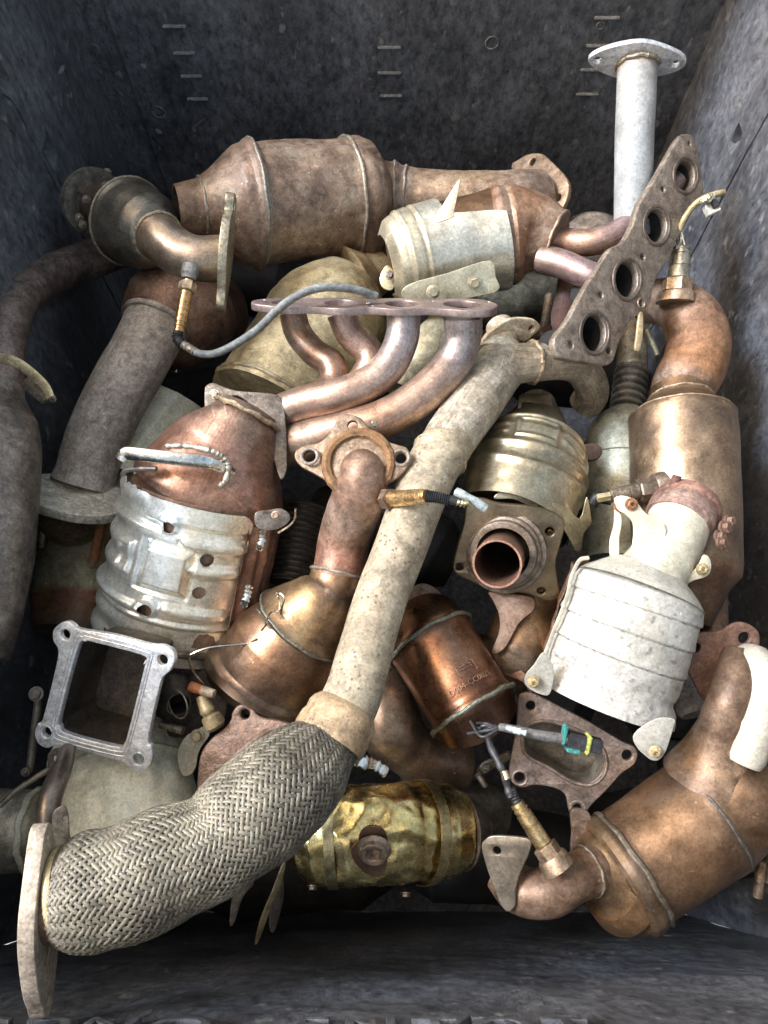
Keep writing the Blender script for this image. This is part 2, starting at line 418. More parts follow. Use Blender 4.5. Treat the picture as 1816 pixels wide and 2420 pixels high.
metal('rust', (.12, .075, .052), (.26, .165, .11), (.39, .29, .20), .4, (.36, .6), 22, .5, speck=.9, dust=(DU, .55, .55))
metal('copper', (.14, .10, .072), (.29, .198, .125), (.43, .315, .21), .78, (.32, .5), 13, .22, dust=((.24, .19, .155), .56, .5), speck=.3, dark=.62)
metal('copper_s', (.12, .045, .026), (.22, .10, .055), (.34, .19, .11), .9, (.22, .4), 16, .2, dust=((.16, .12, .09), .62, .4), dark=.68)
metal('brown', (.15, .10, .075), (.28, .19, .14), (.42, .32, .25), .5, (.4, .62), 26, .35, dust=(DU, .6, .4))
metal('greybr', (.15, .125, .10), (.27, .225, .185), (.38, .325, .27), .8, (.3, .45), 16, .18, dark=.65, speck=.15, streak=.25)
metal('tan', (.23, .175, .115), (.38, .305, .205), (.48, .405, .29), .15, (.5, .75), 24, .45, pit=.75, dust=((.17, .135, .11), .585, .75))
metal('tan2', (.30, .25, .19), (.46, .39, .30), (.60, .53, .42), .2, (.45, .7), 30, .45, streak=.5, dust=((.14, .12, .1), .58, .6))
metal('khaki', (.24, .19, .11), (.42, .35, .22), (.54, .47, .32), .35, (.35, .6), 20, .35, dust=((.22, .16, .1), .6, .5))
metal('pipe_br', (.32, .24, .18), (.50, .40, .32), (.62, .52, .43), .25, (.5, .75), 34, .5, streak=.2)
metal('mani', (.24, .18, .14), (.39, .305, .25), (.52, .435, .365), .72, (.33, .5), 15, .25, streak=.35, speck=.15, dust=((.30, .25, .20), .55, .5), dark=.6)
metal('steel_d', (.14, .115, .09), (.26, .21, .17), (.38, .32, .26), .7, (.35, .6), 60, .4)
metal('steel_d2', (.30, .27, .21), (.46, .42, .34), (.62, .58, .49), .8, (.28, .5), 60, .3)
metal('dark', (.065, .055, .047), (.145, .122, .104), (.24, .205, .175), .6, (.35, .6), 30, .3)
metal('gap_black', (.010, .009, .008), (.020, .018, .016), (.035, .031, .028), .3, (.5, .7), 30, .3)  # near black: shade of the gaps put into the filler pipes' colour
metal('black', (.006, .006, .006), (.012, .012, .012), (.03, .028, .026), .0, (.6, .8), 60, .2)
metal('flange', (.17, .13, .10), (.29, .225, .175), (.40, .33, .27), .55, (.35, .55), 34, .6, speck=.3, pit=.4)
metal('silver', (.66, .63, .58), (.80, .77, .71), (.86, .85, .81), .7, (.28, .42), 22, .12, dark=.84)
metal('silver_b', (.46, .455, .45), (.60, .595, .59), (.72, .72, .72), .5, (.24, .46), 60, .3, dark=.7)
metal('champ', (.44, .39, .29), (.60, .545, .43), (.72, .67, .56), .7, (.28, .46), 16, .15, dust=((.33, .25, .17), .62, .45), dark=.7)
metal('bronze', (.22, .185, .13), (.36, .31, .225), (.50, .445, .34), .9, (.27, .42), 16, .15, dark=.75)
metal('white', (.25, .24, .215), (.36, .35, .325), (.43, .42, .40), .0, (.38, .6), 14, .35, dust=((.27, .21, .14), .60, .6), pit=.35, dark=.80, spec=.5)
metal('cream', (.38, .34, .26), (.48, .45, .36), (.56, .53, .45), .1, (.32, .55), 16, .3, dust=((.34, .26, .17), .66, .6), dark=.8)
metal('gold', (.56, .43, .16), (.78, .63, .28), (.88, .76, .44), 1.0, (.18, .34), 30, .25, crumple=22, dark=.6)
metal('goldband', (.45, .36, .18), (.60, .50, .28), (.7, .6, .38), .95, (.25, .4), 30, .2)
metal('brass', (.34, .25, .14), (.52, .41, .26), (.66, .55, .39), .9, (.22, .38), 50, .15, dark=.7)
metal('chrome', (.55, .53, .50), (.72, .70, .67), (.85, .84, .82), 1.0, (.15, .32), 60, .15, dark=.7)
metal('orange', (.18, .085, .04), (.30, .16, .075), (.38, .24, .12), .1, (.6, .85), 60, .6)
metal('weld', (.22, .19, .15), (.36, .31, .25), (.5, .44, .36), .6, (.35, .6), 90, .5)
metal('cable', (.13, .135, .13), (.19, .195, .185), (.26, .265, .25), .0, (.5, .7), 60, .3)
metal('rubber', (.012, .012, .013), (.02, .02, .022), (.04, .04, .042), .0, (.4, .6), 80, .2)
metal('clear', (.34, .36, .35), (.46, .49, .47), (.6, .62, .6), .1, (.2, .35), 60, .2)
metal('green', (.015, .10, .085), (.03, .18, .155), (.10, .34, .30), .0, (.25, .4), 60, .1)
metal('yellow', (.30, .34, .08), (.42, .46, .12), (.5, .54, .2), .0, (.35, .5), 60, .1)
metal('stone', (.18, .165, .15), (.27, .25, .23), (.36, .335, .31), .3, (.45, .65), 60, .4)
metal('redbr', (.14, .082, .06), (.22, .13, .098), (.31, .20, .15), .35, (.42, .65), 40, .4)
metal('darkcop', (.09, .055, .04), (.19, .12, .08), (.30, .21, .13), .8, (.28, .46), 14, .22, speck=.35, dust=((.22, .16, .12), .62, .35), dark=.65)

def plastic():
    m = bpy.data.materials.new("bin_plastic"); m.use_nodes = True; nt = m.node_tree; N = nt.nodes; L = nt.links; b = N["Principled BSDF"]
    tc = N.new("ShaderNodeTexCoord"); mp = N.new("ShaderNodeMapping"); mp.inputs['Scale'].default_value = (1, 1, .6); L.new(tc.outputs['Object'], mp.inputs[0])
    def no(s, d=8, r=.65, dist=.0):
        n = N.new("ShaderNodeTexNoise"); n.inputs['Scale'].default_value = s; n.inputs['Detail'].default_value = d; n.inputs['Roughness'].default_value = r; n.inputs['Distortion'].default_value = dist
        L.new(mp.outputs[0], n.inputs['Vector']); return n.outputs['Fac']
    a = no(85, 10, .8, .1); c = no(9, 6, .65)
    r = N.new("ShaderNodeValToRGB"); L.new(a, r.inputs[0]); e = r.color_ramp.elements
    e[0].position = .36; e[0].color = (.042, .043, .046, 1); e[1].position = .68; e[1].color = (.215, .222, .236, 1)
    r2 = N.new("ShaderNodeValToRGB"); L.new(c, r2.inputs[0]); r2.color_ramp.elements[0].color = (.6, .6, .6, 1); r2.color_ramp.elements[1].color = (1.35, 1.33, 1.3, 1)
    r2.color_ramp.elements[0].position = .35; r2.color_ramp.elements[1].position = .65
    mx = N.new("ShaderNodeMix"); mx.data_type = 'RGBA'; mx.blend_type = 'MULTIPLY'; mx.inputs[0].default_value = 1; L.new(r.outputs[0], mx.inputs[6]); L.new(r2.outputs[0], mx.inputs[7])
    # pale scuffs
    mp2 = N.new("ShaderNodeMapping"); mp2.inputs['Scale'].default_value = (2.4, 2.4, 1.5); mp2.inputs['Rotation'].default_value = (.4, .5, .3); L.new(tc.outputs['Object'], mp2.inputs[0])
    n3 = N.new("ShaderNodeTexNoise"); n3.inputs['Scale'].default_value = 26; n3.inputs['Detail'].default_value = 7; L.new(mp2.outputs[0], n3.inputs['Vector'])
    r3 = N.new("ShaderNodeValToRGB"); L.new(n3.outputs['Fac'], r3.inputs[0]); r3.color_ramp.elements[0].position = .63; r3.color_ramp.elements[1].position = .70
    m3 = N.new("ShaderNodeMix"); m3.data_type = 'RGBA'; L.new(r3.outputs[0], m3.inputs[0]); L.new(mx.outputs[2], m3.inputs[6]); m3.inputs[7].default_value = (.24, .23, .21, 1)
    prev = m3.outputs[2]
    for rot, sc2, th in (((.2, .9, .1), 1.3, .74), ((1.1, -.5, .4), 1.7, .75), ((.6, 1.5, .9), 1.1, .74)):
        mq = N.new("ShaderNodeMapping"); mq.vector_type = 'TEXTURE'; mq.inputs['Rotation'].default_value = rot; mq.inputs['Scale'].default_value = (1/16, 1/16, .55); L.new(tc.outputs['Object'], mq.inputs[0])
        nq = N.new("ShaderNodeTexNoise"); nq.inputs['Scale'].default_value = sc2; nq.inputs['Detail'].default_value = 2; L.new(mq.outputs[0], nq.inputs['Vector'])
        rq = N.new("ShaderNodeValToRGB"); L.new(nq.outputs['Fac'], rq.inputs[0]); rq.color_ramp.elements[0].position = th; rq.color_ramp.elements[1].position = th+.03
        mm = N.new("ShaderNodeMix"); mm.data_type = 'RGBA'; L.new(rq.outputs[0], mm.inputs[0]); L.new(prev, mm.inputs[6]); mm.inputs[7].default_value = (.33, .32, .30, 1); prev = mm.outputs[2]
    L.new(prev, b.inputs['Base Color'])
    rr = N.new("ShaderNodeMapRange"); L.new(a, rr.inputs[0]); rr.inputs[1].default_value = .3; rr.inputs[2].default_value = .7; rr.inputs[3].default_value = .34; rr.inputs[4].default_value = .54
    L.new(rr.outputs[0], b.inputs['Roughness'])
    bp = N.new("ShaderNodeBump"); bp.inputs['Strength'].default_value = .8; bp.inputs['Distance'].default_value = .004; L.new(a, bp.inputs['Height'])
    f = no(160, 4, .6); b2 = N.new("ShaderNodeBump"); b2.inputs['Strength'].default_value = .3; b2.inputs['Distance'].default_value = .001; L.new(f, b2.inputs['Height']); L.new(bp.outputs[0], b2.inputs['Normal'])
    L.new(b2.outputs[0], b.inputs['Normal']); M['plastic'] = m
plastic()
metal('plastic_lit', (.16, .16, .155), (.28, .275, .265), (.38, .37, .36), 0, (.4, .6), 60, .3)  # paler plastic: light caught by bars and mould rings put into the colour
# ------------------------------------------------------------------ the bin
XL, XR, YB, YF, WH, FL = -.49, .518, 1.15, -.145, .86, -.18
A3 = lambda *a: np.array(a, float)
bin_ = bpy.data.objects.new("storage_bin", None); COL.objects.link(bin_); bin_.location = ((XL+XR)/2, .5, FL)
bin_['label'] = 'large dark grey moulded plastic bin holding the whole pile of scrap exhaust parts'; bin_['category'] = 'bin'
def wallgrid(name, o, eu, ev, n, U, Vv, d, th=.03):
    o, eu, ev, n = map(lambda a: np.array(a, float), (o, eu, ev, n)); V = []; F = []
    for v in Vv:
        for u in U: V.append(o+eu*u+ev*v+n*d(u, v))
    k = len(U)
    for i in range(len(Vv)-1):
        for j in range(k-1): F.append((i*k+j, i*k+j+1, (i+1)*k+j+1, (i+1)*k+j))
    b = len(V); u0, u1, v0, v1 = U[0], U[-1], Vv[0], Vv[-1]
    for (u, v) in ((u0, v0), (u1, v0), (u1, v1), (u0, v1)): V.append(o+eu*u+ev*v-n*th)
    m = (len(Vv)-1)*k
    F += [tuple([b, b+1]+[j for j in range(k-1, -1, -1)]), tuple([b+2, b+3]+[m+j for j in range(k)]), tuple([b+3, b]+[i*k for i in range(len(Vv))]), tuple([b+1, b+2]+[i*k+k-1 for i in range(len(Vv)-1, -1, -1)]), (b+3, b+2, b+1, b)]
    ob = mesh(name, V, F, M['plastic'], bin_, sharp=30)
    bm = bmesh.new(); bm.from_mesh(ob.data); bmesh.ops.recalc_face_normals(bm, faces=bm.faces); bm.to_mesh(ob.data); bm.free(); ob.data.set_sharp_from_angle(angle=math.radians(30))
    return ob
def lines(a, b, step, fine=()):
    s = set(np.round(np.linspace(a, b, int((b-a)/step)+1), 5))
    for (x, wd, k) in fine: s |= set(np.round(np.linspace(x-wd, x+wd, k), 5))
    return sorted(x for x in s if a <= x <= b)
def und(u, v, sd): return .0022*noise.noise(Vector((u*9+sd, v*5, sd)))+.0011*noise.noise(Vector((u*40+sd, v*22, 1)))
def px_on(x, y, ax, val):
    r = ray(x, y); t = (val-CAM[ax])/r[ax]; return CAM+r*t
def sm(x, a, b): 
    t = max(0, min(1, (x-a)/(b-a))); return t*t*(3-2*t)
seamL = px_on(170, 510, 0, XL)[1]; seamR = px_on(1760, 370, 0, XR)[1]
pk1 = px_on(120, 362, 0, XL); pk2 = px_on(14, 205, 0, XL); pk3 = px_on(1734, 335, 0, XR)
def pocket(y, z, p, w_=.016, hgt=.045, dep=.02):
    a, b = y-p[1], z-p[2]
    if abs(a) > w_*1.2 or abs(b) > hgt*.6: return 0
    tri = w_*(.35+.65*(.5-b/hgt)) if False else w_
    return -dep*(1-sm(abs(a), tri*.8, tri))*(1-sm(b, hgt*.35, hgt*.38))*sm(b, -hgt*.5, hgt*.1)
def dleft(y, z):
    g = -.006*(1-sm(abs(y-seamL), .0012, .0025)); 
    return und(y, z, 1.3)+g+pocket(y, z, pk1)+pocket(y, z, pk2)
def dright(y, z):
    g = -.006*(1-sm(abs(y-seamR), .0010, .0022))
    ch = -.007*math.exp(-((y-(seamR+.085))/.013)**2)*sm(z, .3, .42)*(1-sm(z, .74, .82))-.005*math.exp(-((y-(seamR-.05))/.014)**2)*(1-sm(z, .5, .62))
    return und(y, z, 6.1)*1.5+g+pocket(y, z, pk3, .010, .04, .02)+ch
def fin(p, w_): return (p, w_, 9)
wallgrid("side_wall", (XL, 0, 0), (0, 1, 0), (0, 0, 1), (1, 0, 0), lines(YF, YB+.03, .006, [fin(seamL, .003), fin(pk1[1], .018)]), lines(FL, WH, .008, [(pk1[2], .03, 14)]), dleft)
wallgrid("side_wall", (XR, 0, 0), (0, 1, 0), (0, 0, 1), (-1, 0, 0), lines(YF, YB+.03, .006, [fin(seamR, .003)]), lines(FL, WH, .008), dright)
st1, st2 = px_on(315, 220, 1, YB)[0], px_on(1590, 90, 1, YB)[0]
def dback(x, z): return und(x, z, 3.7)+.003*(sm(x, st1-.004, st1+.004)-1)+.003*(1-sm(x, st2-.004, st2+.004))*0+(-.003*sm(x, st2-.004, st2+.004))
wallgrid("back_wall", (0, YB, 0), (1, 0, 0), (0, 0, 1), (0, -1, 0), lines(XL-.001, XR+.001, .006, [fin(st1, .006), fin(st2, .006)]), lines(FL, WH, .008), dback)
wallgrid("front_wall", (0, YF, 0), (1, 0, 0), (0, 0, 1), (0, 1, 0), lines(XL-.001, XR+.001, .006), lines(FL, .80, .008), lambda x, z: und(x*.6, z*2.2, 9.2)*1.4)
wallgrid("base_panel", (0, 0, FL), (1, 0, 0), (0, 1, 0), (0, 0, 1), lines(XL, XR, .02), lines(YF, YB, .02), lambda x, y: und(x, y, 5))
def boxw(name, c, ex, ey, ez, mat, parent, bev=.0008):
    """box from centre and three half-vectors"""
    c, ex, ey, ez = map(lambda a: np.array(a, float), (c, ex, ey, ez))
    V = [c+a*ex+b*ey+d*ez for a in (-1, 1) for b in (-1, 1) for d in (-1, 1)]
    bm = bmesh.new(); vs = [bm.verts.new(v) for v in V]
    for f in ((0, 1, 3, 2), (4, 6, 7, 5), (0, 4, 5, 1), (2, 3, 7, 6), (0, 2, 6, 4), (1, 5, 7, 3)): bm.faces.new([vs[k] for k in f])
    bmesh.ops.recalc_face_normals(bm, faces=bm.faces)
    bmesh.ops.bevel(bm, geom=bm.edges[:], offset=min(bev, .45*min(np.linalg.norm(e)*2 for e in (ex, ey, ez))), segments=2, affect='EDGES')
    Vv = [v.co[:] for v in bm.verts]; F = [[v.index for v in f.verts] for f in bm.faces]; bm.verts.index_update(); F = [[v.index for v in f.verts] for f in bm.faces]; bm.free()
    return mesh(name, Vv, F, mat, parent, sharp=30)
backw = bpy.data.objects["back_wall"]; frontw = bpy.data.objects["front_wall"]
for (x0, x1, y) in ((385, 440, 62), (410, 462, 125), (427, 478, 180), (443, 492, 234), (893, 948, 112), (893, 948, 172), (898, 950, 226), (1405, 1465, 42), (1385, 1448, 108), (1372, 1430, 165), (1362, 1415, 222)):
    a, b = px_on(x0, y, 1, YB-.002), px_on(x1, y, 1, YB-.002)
    boxw("moulded_bar", (a+b)/2, (b-a)/2*A3(1, 0, 0), (0, .0032, 0), (0, 0, .0016), M['plastic_lit'], bin_, .001)
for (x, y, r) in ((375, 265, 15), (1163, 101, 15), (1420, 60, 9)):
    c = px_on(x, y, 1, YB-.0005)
    wtube(bin_, "mould_mark", M['plastic_lit'], [c+A3(math.cos(a), 0, math.sin(a))*r*tof(c)/FN for a in np.linspace(0, 6.2832, 24, endpoint=False)], .0011, n=6, closed=True, raw=True, tint=(.8, .8, .8))
def text_on(body, c, xd, yd, size, mat, parent, name, ext=.0012, th=None, space=1.0):
    cu = bpy.data.curves.new("t", 'FONT'); cu.body = body; cu.size = size; cu.extrude = ext; cu.align_x = 'CENTER'; cu.align_y = 'CENTER'; cu.resolution_u = 3; cu.space_character = space; cu.bevel_depth = ext*.4
    ob = bpy.data.objects.new("t", cu); me = bpy.data.meshes.new_from_object(ob)
    V = np.zeros(len(me.vertices)*3); me.vertices.foreach_get("co", V); V = V.reshape(-1, 3); F = [tuple(p.vertices) for p in me.polygons]
    xd, yd = nrm(xd), nrm(yd); zd = np.cross(xd, yd)
    W = c+V[:, :1]*xd+V[:, 1:2]*yd+V[:, 2:3]*zd
    bpy.data.objects.remove(ob); bpy.data.curves.remove(cu); bpy.data.meshes.remove(me)
    return mesh(name, W, F, mat, parent, sharp=30)
c = px_on(640, 2434, 1, YF+.002); text_on("CZNO  ENTQT", c, (1, 0, 0), (0, 0, -1), .058, M['plastic'], bin_, "raised_lettering", .0026, space=1.3)
c = px_on(1150, 2424, 1, YF+.002); text_on("77L", c, (1, 0, 0), (0, 0, -1), .045, M['plastic'], bin_, "raised_lettering", .0022)
gnd = bpy.data.objects.new("ground", bpy.data.meshes.new("ground")); COL.objects.link(gnd)
gnd.data.from_pydata([(-40, -40, FL-.035), (40, -40, FL-.035), (40, 40, FL-.035), (-40, 40, FL-.035)], [], [(0, 1, 2, 3)]); gnd['kind'] = 'structure'
gm = bpy.data.materials.new("concrete"); gm.use_nodes = True; g_ = gm.node_tree; nn = g_.nodes.new("ShaderNodeTexNoise"); nn.inputs['Scale'].default_value = 3; nn.inputs['Detail'].default_value = 9
gr = g_.nodes.new("ShaderNodeValToRGB"); gr.color_ramp.elements[0].color = (.22, .2, .18, 1); gr.color_ramp.elements[1].color = (.36, .34, .31, 1); g_.links.new(nn.outputs['Fac'], gr.inputs[0]); g_.links.new(gr.outputs[0], g_.nodes["Principled BSDF"].inputs['Base Color']); g_.nodes["Principled BSDF"].inputs['Roughness'].default_value = .85
gnd.data.materials.append(gm)

# ================================================================== A  big rusty converter at the back
t = root('catalytic_converter', 'largest rusty copper converter, lying across the back of the pile with a bent outlet pipe', 'catalytic converter', (700, 480, .30))
pa = [(428, 493, .40), (470, 495, .40), (590, 490, .40), (830, 476, .40), (900, 474, .40)]
pb = [(418, 494, .47), (900, 472, .40)]
pr = [(0, 60), (.02, 62), (.10, 70), (.16, 90), (.24, 122), (.285, 142), (.325, 148), (.335, 155), (.352, 158), (.362, 152), (.375, 146), (.8, 143), (.835, 149), (.88, 152), (.93, 142), (.965, 118), (1, 92)]
sweep(t, 'body', M['rust'], pb, pr, n=64, o0=True, wall=5, amp=.02)
bead(t, M['weld'], pb, .357, 156, 4, name="seam_bead", tint=(.8, .8, .8)); bead(t, M['weld'], pb, .115, 74, 4); bead(t, M['weld'], pb, .37, 148, 3, name="seam_bead")
bead(t, M['weld'], pb, .82, 149, 5, tint=(.8, .75, .7))
pp = [(885, 474, .40), (950, 474, .40), (1080, 478, .405), (1200, 478, .41), (1275, 470, .40)]
sweep(t, 'outlet_pipe', M['brown'], pp, [(0, 98, (1.1, .85, .7)), (.06, 93, (1.1, .85, .7)), (.1, 90), (.13, 92), (.16, 83), (.20, 80), (.24, 76, (1.1, 1.05, .9)), (.6, 74, (1.25, 1.2, 1)), (.85, 76), (1, 70)], n=48, amp=.02)
bead(t, M['weld'], pp, .12, 91, 3.5); bead(t, M['weld'], pp, .185, 82, 3.5)
plate(t, 'flange', M['brown'], [(1212, 400), (1228, 380), (1255, 366), (1285, 366), (1305, 383), (1335, 413), (1348, 440), (1342, 475), (1322, 512), (1300, 535), (1262, 545), (1225, 500)], (1280, 455, .405), cdir(-.75, .2, .62), th=13, holes=[(1262, 385, 9), (1322, 470, 9)], bev=3, shift=6, tint=(1.15, 1.1, .95))
lathe_at(t, 'sensor_plug', M['brown'], P(1198, 428, .445), cdir(-.1, .5, .8), [(0, .011), (.004, .011), (.005, .009), (.005, 0)], tint=(1.5, 1.4, 1.1))

# ================================================================== B  dark grey drum with elbow
t = root('catalytic_converter', 'dark grey drum shaped converter with curved elbow and gold sensor, in the back left corner', 'catalytic converter', (350, 547, .36))
pb = [(280, 512, .43), (308, 525, .44), (385, 562, .465)]
sweep(t, 'body', M['greybr'], pb, [(0, 52), (.12, 82), (.2, 95), (.24, 101), (.31, 102), (.36, 97), (.55, 96), (.75, 90), (.9, 74), (1, 50)], n=56, amp=.012, tint=(.9, .92, .9))
bead(t, M['weld'], pb, .275, 102, 3.5, name="seam_bead", tint=(1.1, 1.05, .9))
pn = [(225, 478, .43), (262, 498, .44), (290, 512, .45)]
sweep(t, 'inlet_pipe', M['greybr'], pn, 50, n=32, tint=(.8, .65, .6))
nB = nrm(P(230, 480, .43)-P(300, 520, .452)); 
lathe_at(t, 'clamp_flange', M['dark'], P(222, 478, .435), nB, [(-.005, .026), (-.005, .047), (.002, .048), (.004, .046), (.006, .047), (.009, .045), (.009, .028)], segs=40, tint=(1.7, 1.7, 1.6))
for (x, y, h) in ((254, 409, .45), (286, 432, .45), (250, 440, .46), (205, 472, .47), (162, 498, .43), (188, 515, .45), (197, 532, .45)):
    bolt(t, M['steel_d'], x, y, h, nB*-1, 8, 8, tint=(1.6, 1.6, 1.5))
pe = [(368, 553, .515), (392, 575, .52), (430, 600, .52), (475, 612, .52), (530, 612, .515)]
sweep(t, 'elbow_pipe', M['greybr'], pe, [(0, 56), (.7, 54), (.86, 56, (1.3, 1.1, .85)), (1, 57, (1.5, 1.2, .8))], n=40, amp=.01, tint=(1.2, 1.08, 1.0))
bead(t, M['weld'], pe, .06, 58, 4, tint=(1.2, 1.15, 1))
t_n = nrm(P(440, 668, .505)-P(447, 640, .515))
plate(t, 'flange', M['steel_d2'], [(135, 0), (130, 26), (112, 34), (92, 26), (78, 40), (50, 62), (0, 66), (-40, 58), (-75, 40), (-100, 24), (-128, 20), (-140, 0), (-128, -20), (-100, -24), (-75, -40), (-40, -58), (0, -66), (50, -62), (78, -40), (92, -26), (112, -34), (130, -26)], (545, 598, .515), cdir(-.985, .10, .12), th=20, bev=1.5, tint=(.95, .88, .78), axes=cdir(.10, .99, .05), holes=[(112, 0, 13), (-122, 0, 9)])
bolt(t, M['brass'], 545, 540, .50, cdir(.9, 0, .3), 12, 12, tint=(.6, .5, .4)); 
pk = [(452, 628, .53), (446, 660, .525)]
sweep(t, 'sensor_boss', M['stone'], pk, [(0, 22), (.6, 22), (.8, 19), (1, 17)], n=24, amp=.05)
sensor(t, (445, 670, .524), (423, 785, .51), 15, cols=((1.1, .8, .55), (2.2, 2, 1.6)), boss=False, nut=.17)
pw(t, 'wire_boot', M['rubber'], [(422, 784, .51), (420, 800, .508), (432, 815, .508)], 12, rf=lambda s: 1+.12*math.sin(s*70))
pw(t, 'connector', M['steel_d'], [(432, 813, .508), (446, 822, .508), (462, 832, .51)], 10, rf=lambda s: 1+.15*math.sin(s*22), tint=(1.6, 1.6, 1.6))
pw(t, 'sensor_cable', M['cable'], [(462, 832, .51), (480, 837, .512), (510, 835, .52), (554, 815, .535), (608, 779, .56), (661, 728, .59), (714, 693, .60), (771, 679, .60), (838, 684, .59), (890, 700, .575)], 9.5, n=12)

# ================================================================== C  bulb converter with long bent pipe, left
t = root('catalytic_converter', 'brown converter with wide bent pipe ending in a flange with long studs, at left', 'catalytic converter', (405, 745, .24))
pb = [(430, 830, .27), (415, 760, .345), (402, 690, .37)]
sweep(t, 'body', M['brown'], [(475, 720, .31), (350, 775, .37)], [(0, 95), (.12, 122), (.3, 134), (.55, 134), (.75, 125), (.9, 104), (1, 80)], n=56, amp=.02, tint=(1.15, .92, .8))
sweep(t, 'body_tail', M['brown'], [(500, 745, .26), (430, 740, .33)], [(0, 100), (1, 124)], n=48, tint=(.9, .7, .6))
pc = [(372, 758, .40), (345, 815, .40), (300, 895, .39), (252, 985, .37), (222, 1060, .35), (196, 1145, .33)]
sweep(t, 'bent_pipe', M['pipe_br'], pc, [(0, 84), (.05, 80), (.08, 78), (.3, 78), (.7, 77), (.94, 75), (1, 80, (1.1, 1.1, 1.1))], n=48, amp=.015)
bead(t, M['weld'], pc, .035, 84, 3.5)
dC = cdir(.22, .80, .55)
plate(t, 'flange', M['stone'], [(-124, 0), (-116, 36), (-80, 72), (-30, 92), (40, 90), (92, 70), (122, 34), (126, 0), (118, -34), (90, -66), (40, -88), (-30, -92), (-80, -74), (-116, -36)], (180, 1166, .36), cdir(.24, .86, .44), th=24, bev=2.5, tint=(2.8, 2.6, 2.25), axes=cdir(.96, -.28, 0), holes=[(-100, 10, 9)])
sweep(t, 'collar', M['steel_d'], [(178, 1190, .325), (160, 1245, .28)], [(0, 92, (1.3, 1.1, .8)), (.4, 90, (1.2, 1, .7)), (.7, 80), (1, 60)], n=40)
stud(t, M['orange'], (250, 1205, .35), (221, 1325, .31), 12, tint=(1.25, 1, .8))
stud(t, M['steel_d'], (108, 1222, .33), (98, 1290, .30), 11, tint=(1.4, 1.35, 1.2))

# ================================================================== D  far left dark pipe and muffler
t = root('exhaust_pipe', 'dark grey exhaust pipe bending down the left wall into a tapered muffler body', 'exhaust pipe', (30, 900, .34))
pd = [(290, 585, .33), (200, 618, .36), (110, 655, .40), (50, 700, .44), (18, 770, .46), (8, 860, .46), (8, 920, .46)]
sweep(t, 'pipe', M['dark'], pd, [(0, 48), (.5, 50), (.75, 54), (1, 52)], n=40, amp=.008, tint=(1.9, 1.6, 1.55))
pm_ = [(5, 905, .46), (-5, 1000, .455), (-18, 1250, .45), (-30, 1400, .44), (-45, 1560, .43)]
sweep(t, 'muffler_body', M['dark'], pm_, [(0, 55), (.05, 60), (.16, 100), (.24, 110), (.3, 114), (.68, 108), (.9, 88), (1, 70)], n=56, amp=.008, tint=(1.9, 1.75, 1.65))
pw(t, 'clamp_strap', M['khaki'], [(-40, 850, .50), (5, 848, .51), (45, 860, .51), (82, 888, .505), (108, 915, .50), (119, 940, .495)], 13, n=12, flat=.4, tint=(1.5, 1.4, 1.2))
pw(t, 'clamp_tail', M['steel_d'], [(60, 900, .49), (90, 925, .49), (112, 944, .49)], 16, n=8, flat=.3, tint=(1, .95, .85))
bolt(t, M['steel_d'], 125, 943, .48, cdir(.5, .4, .7), 6, 10, tint=(1.8, 1.7, 1.5))

# ================================================================== E  old khaki converter under the left pipe
t = root('catalytic_converter', 'dusty khaki converter in a worn cream shield, half hidden under the bent brown pipe', 'catalytic converter', (270, 1180, .20))
sweep(t, 'body', M['khaki'], [(370, 975, .24), (235, 1270, .22), (180, 1500, .22)], [(0, 60), (.06, 110), (.14, 135), (.5, 138), (.55, 128, (.8, .75, .7)), (.6, 128, (1, .95, .85)), (.85, 124, (1, .95, .85)), (.88, 122, (.7, .35, .25)), (1, 105, (.4, .3, .25))], n=56, amp=.015, tint=(1.05, 1.05, 1))
shell(t, 'heat_shield', M['cream'], [(385, 955, .265), (300, 1140, .25)], 132, -80, 70, off=5, nu=50, nv=40, disp=lambda q, s, u, v: 4*math.exp(-((q-20+s*.2)/9)**2), tint=(1.45, 1.4, 1.25))

# ================================================================== F + G  manifold with converter (front left, silver shield)
t = root('exhaust_manifold', 'pinkish four pipe manifold bolted to a converter with bright silver shield and square outlet flange', 'exhaust manifold', (480, 1300, .36))
FG = t
pf = [(487, 1160, .475), (420, 1480, .385)]
sweep(t, 'body', M['brown'], pf, [(0, 174), (.93, 174), (.97, 170), (1, 160)], n=64, amp=.006, tint=(.95, .82, .74))
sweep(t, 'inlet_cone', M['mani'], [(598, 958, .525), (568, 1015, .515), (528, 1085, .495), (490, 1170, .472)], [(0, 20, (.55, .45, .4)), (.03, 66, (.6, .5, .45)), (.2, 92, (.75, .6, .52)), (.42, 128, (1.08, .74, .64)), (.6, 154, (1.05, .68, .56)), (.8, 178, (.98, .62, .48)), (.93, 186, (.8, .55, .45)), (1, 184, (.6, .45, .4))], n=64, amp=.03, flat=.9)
bead(t, M['weld'], [(598, 958, .525), (568, 1015, .515), (528, 1085, .495), (490, 1170, .472)], .10, 82, 6, tint=(1.3, 1.1, .85))
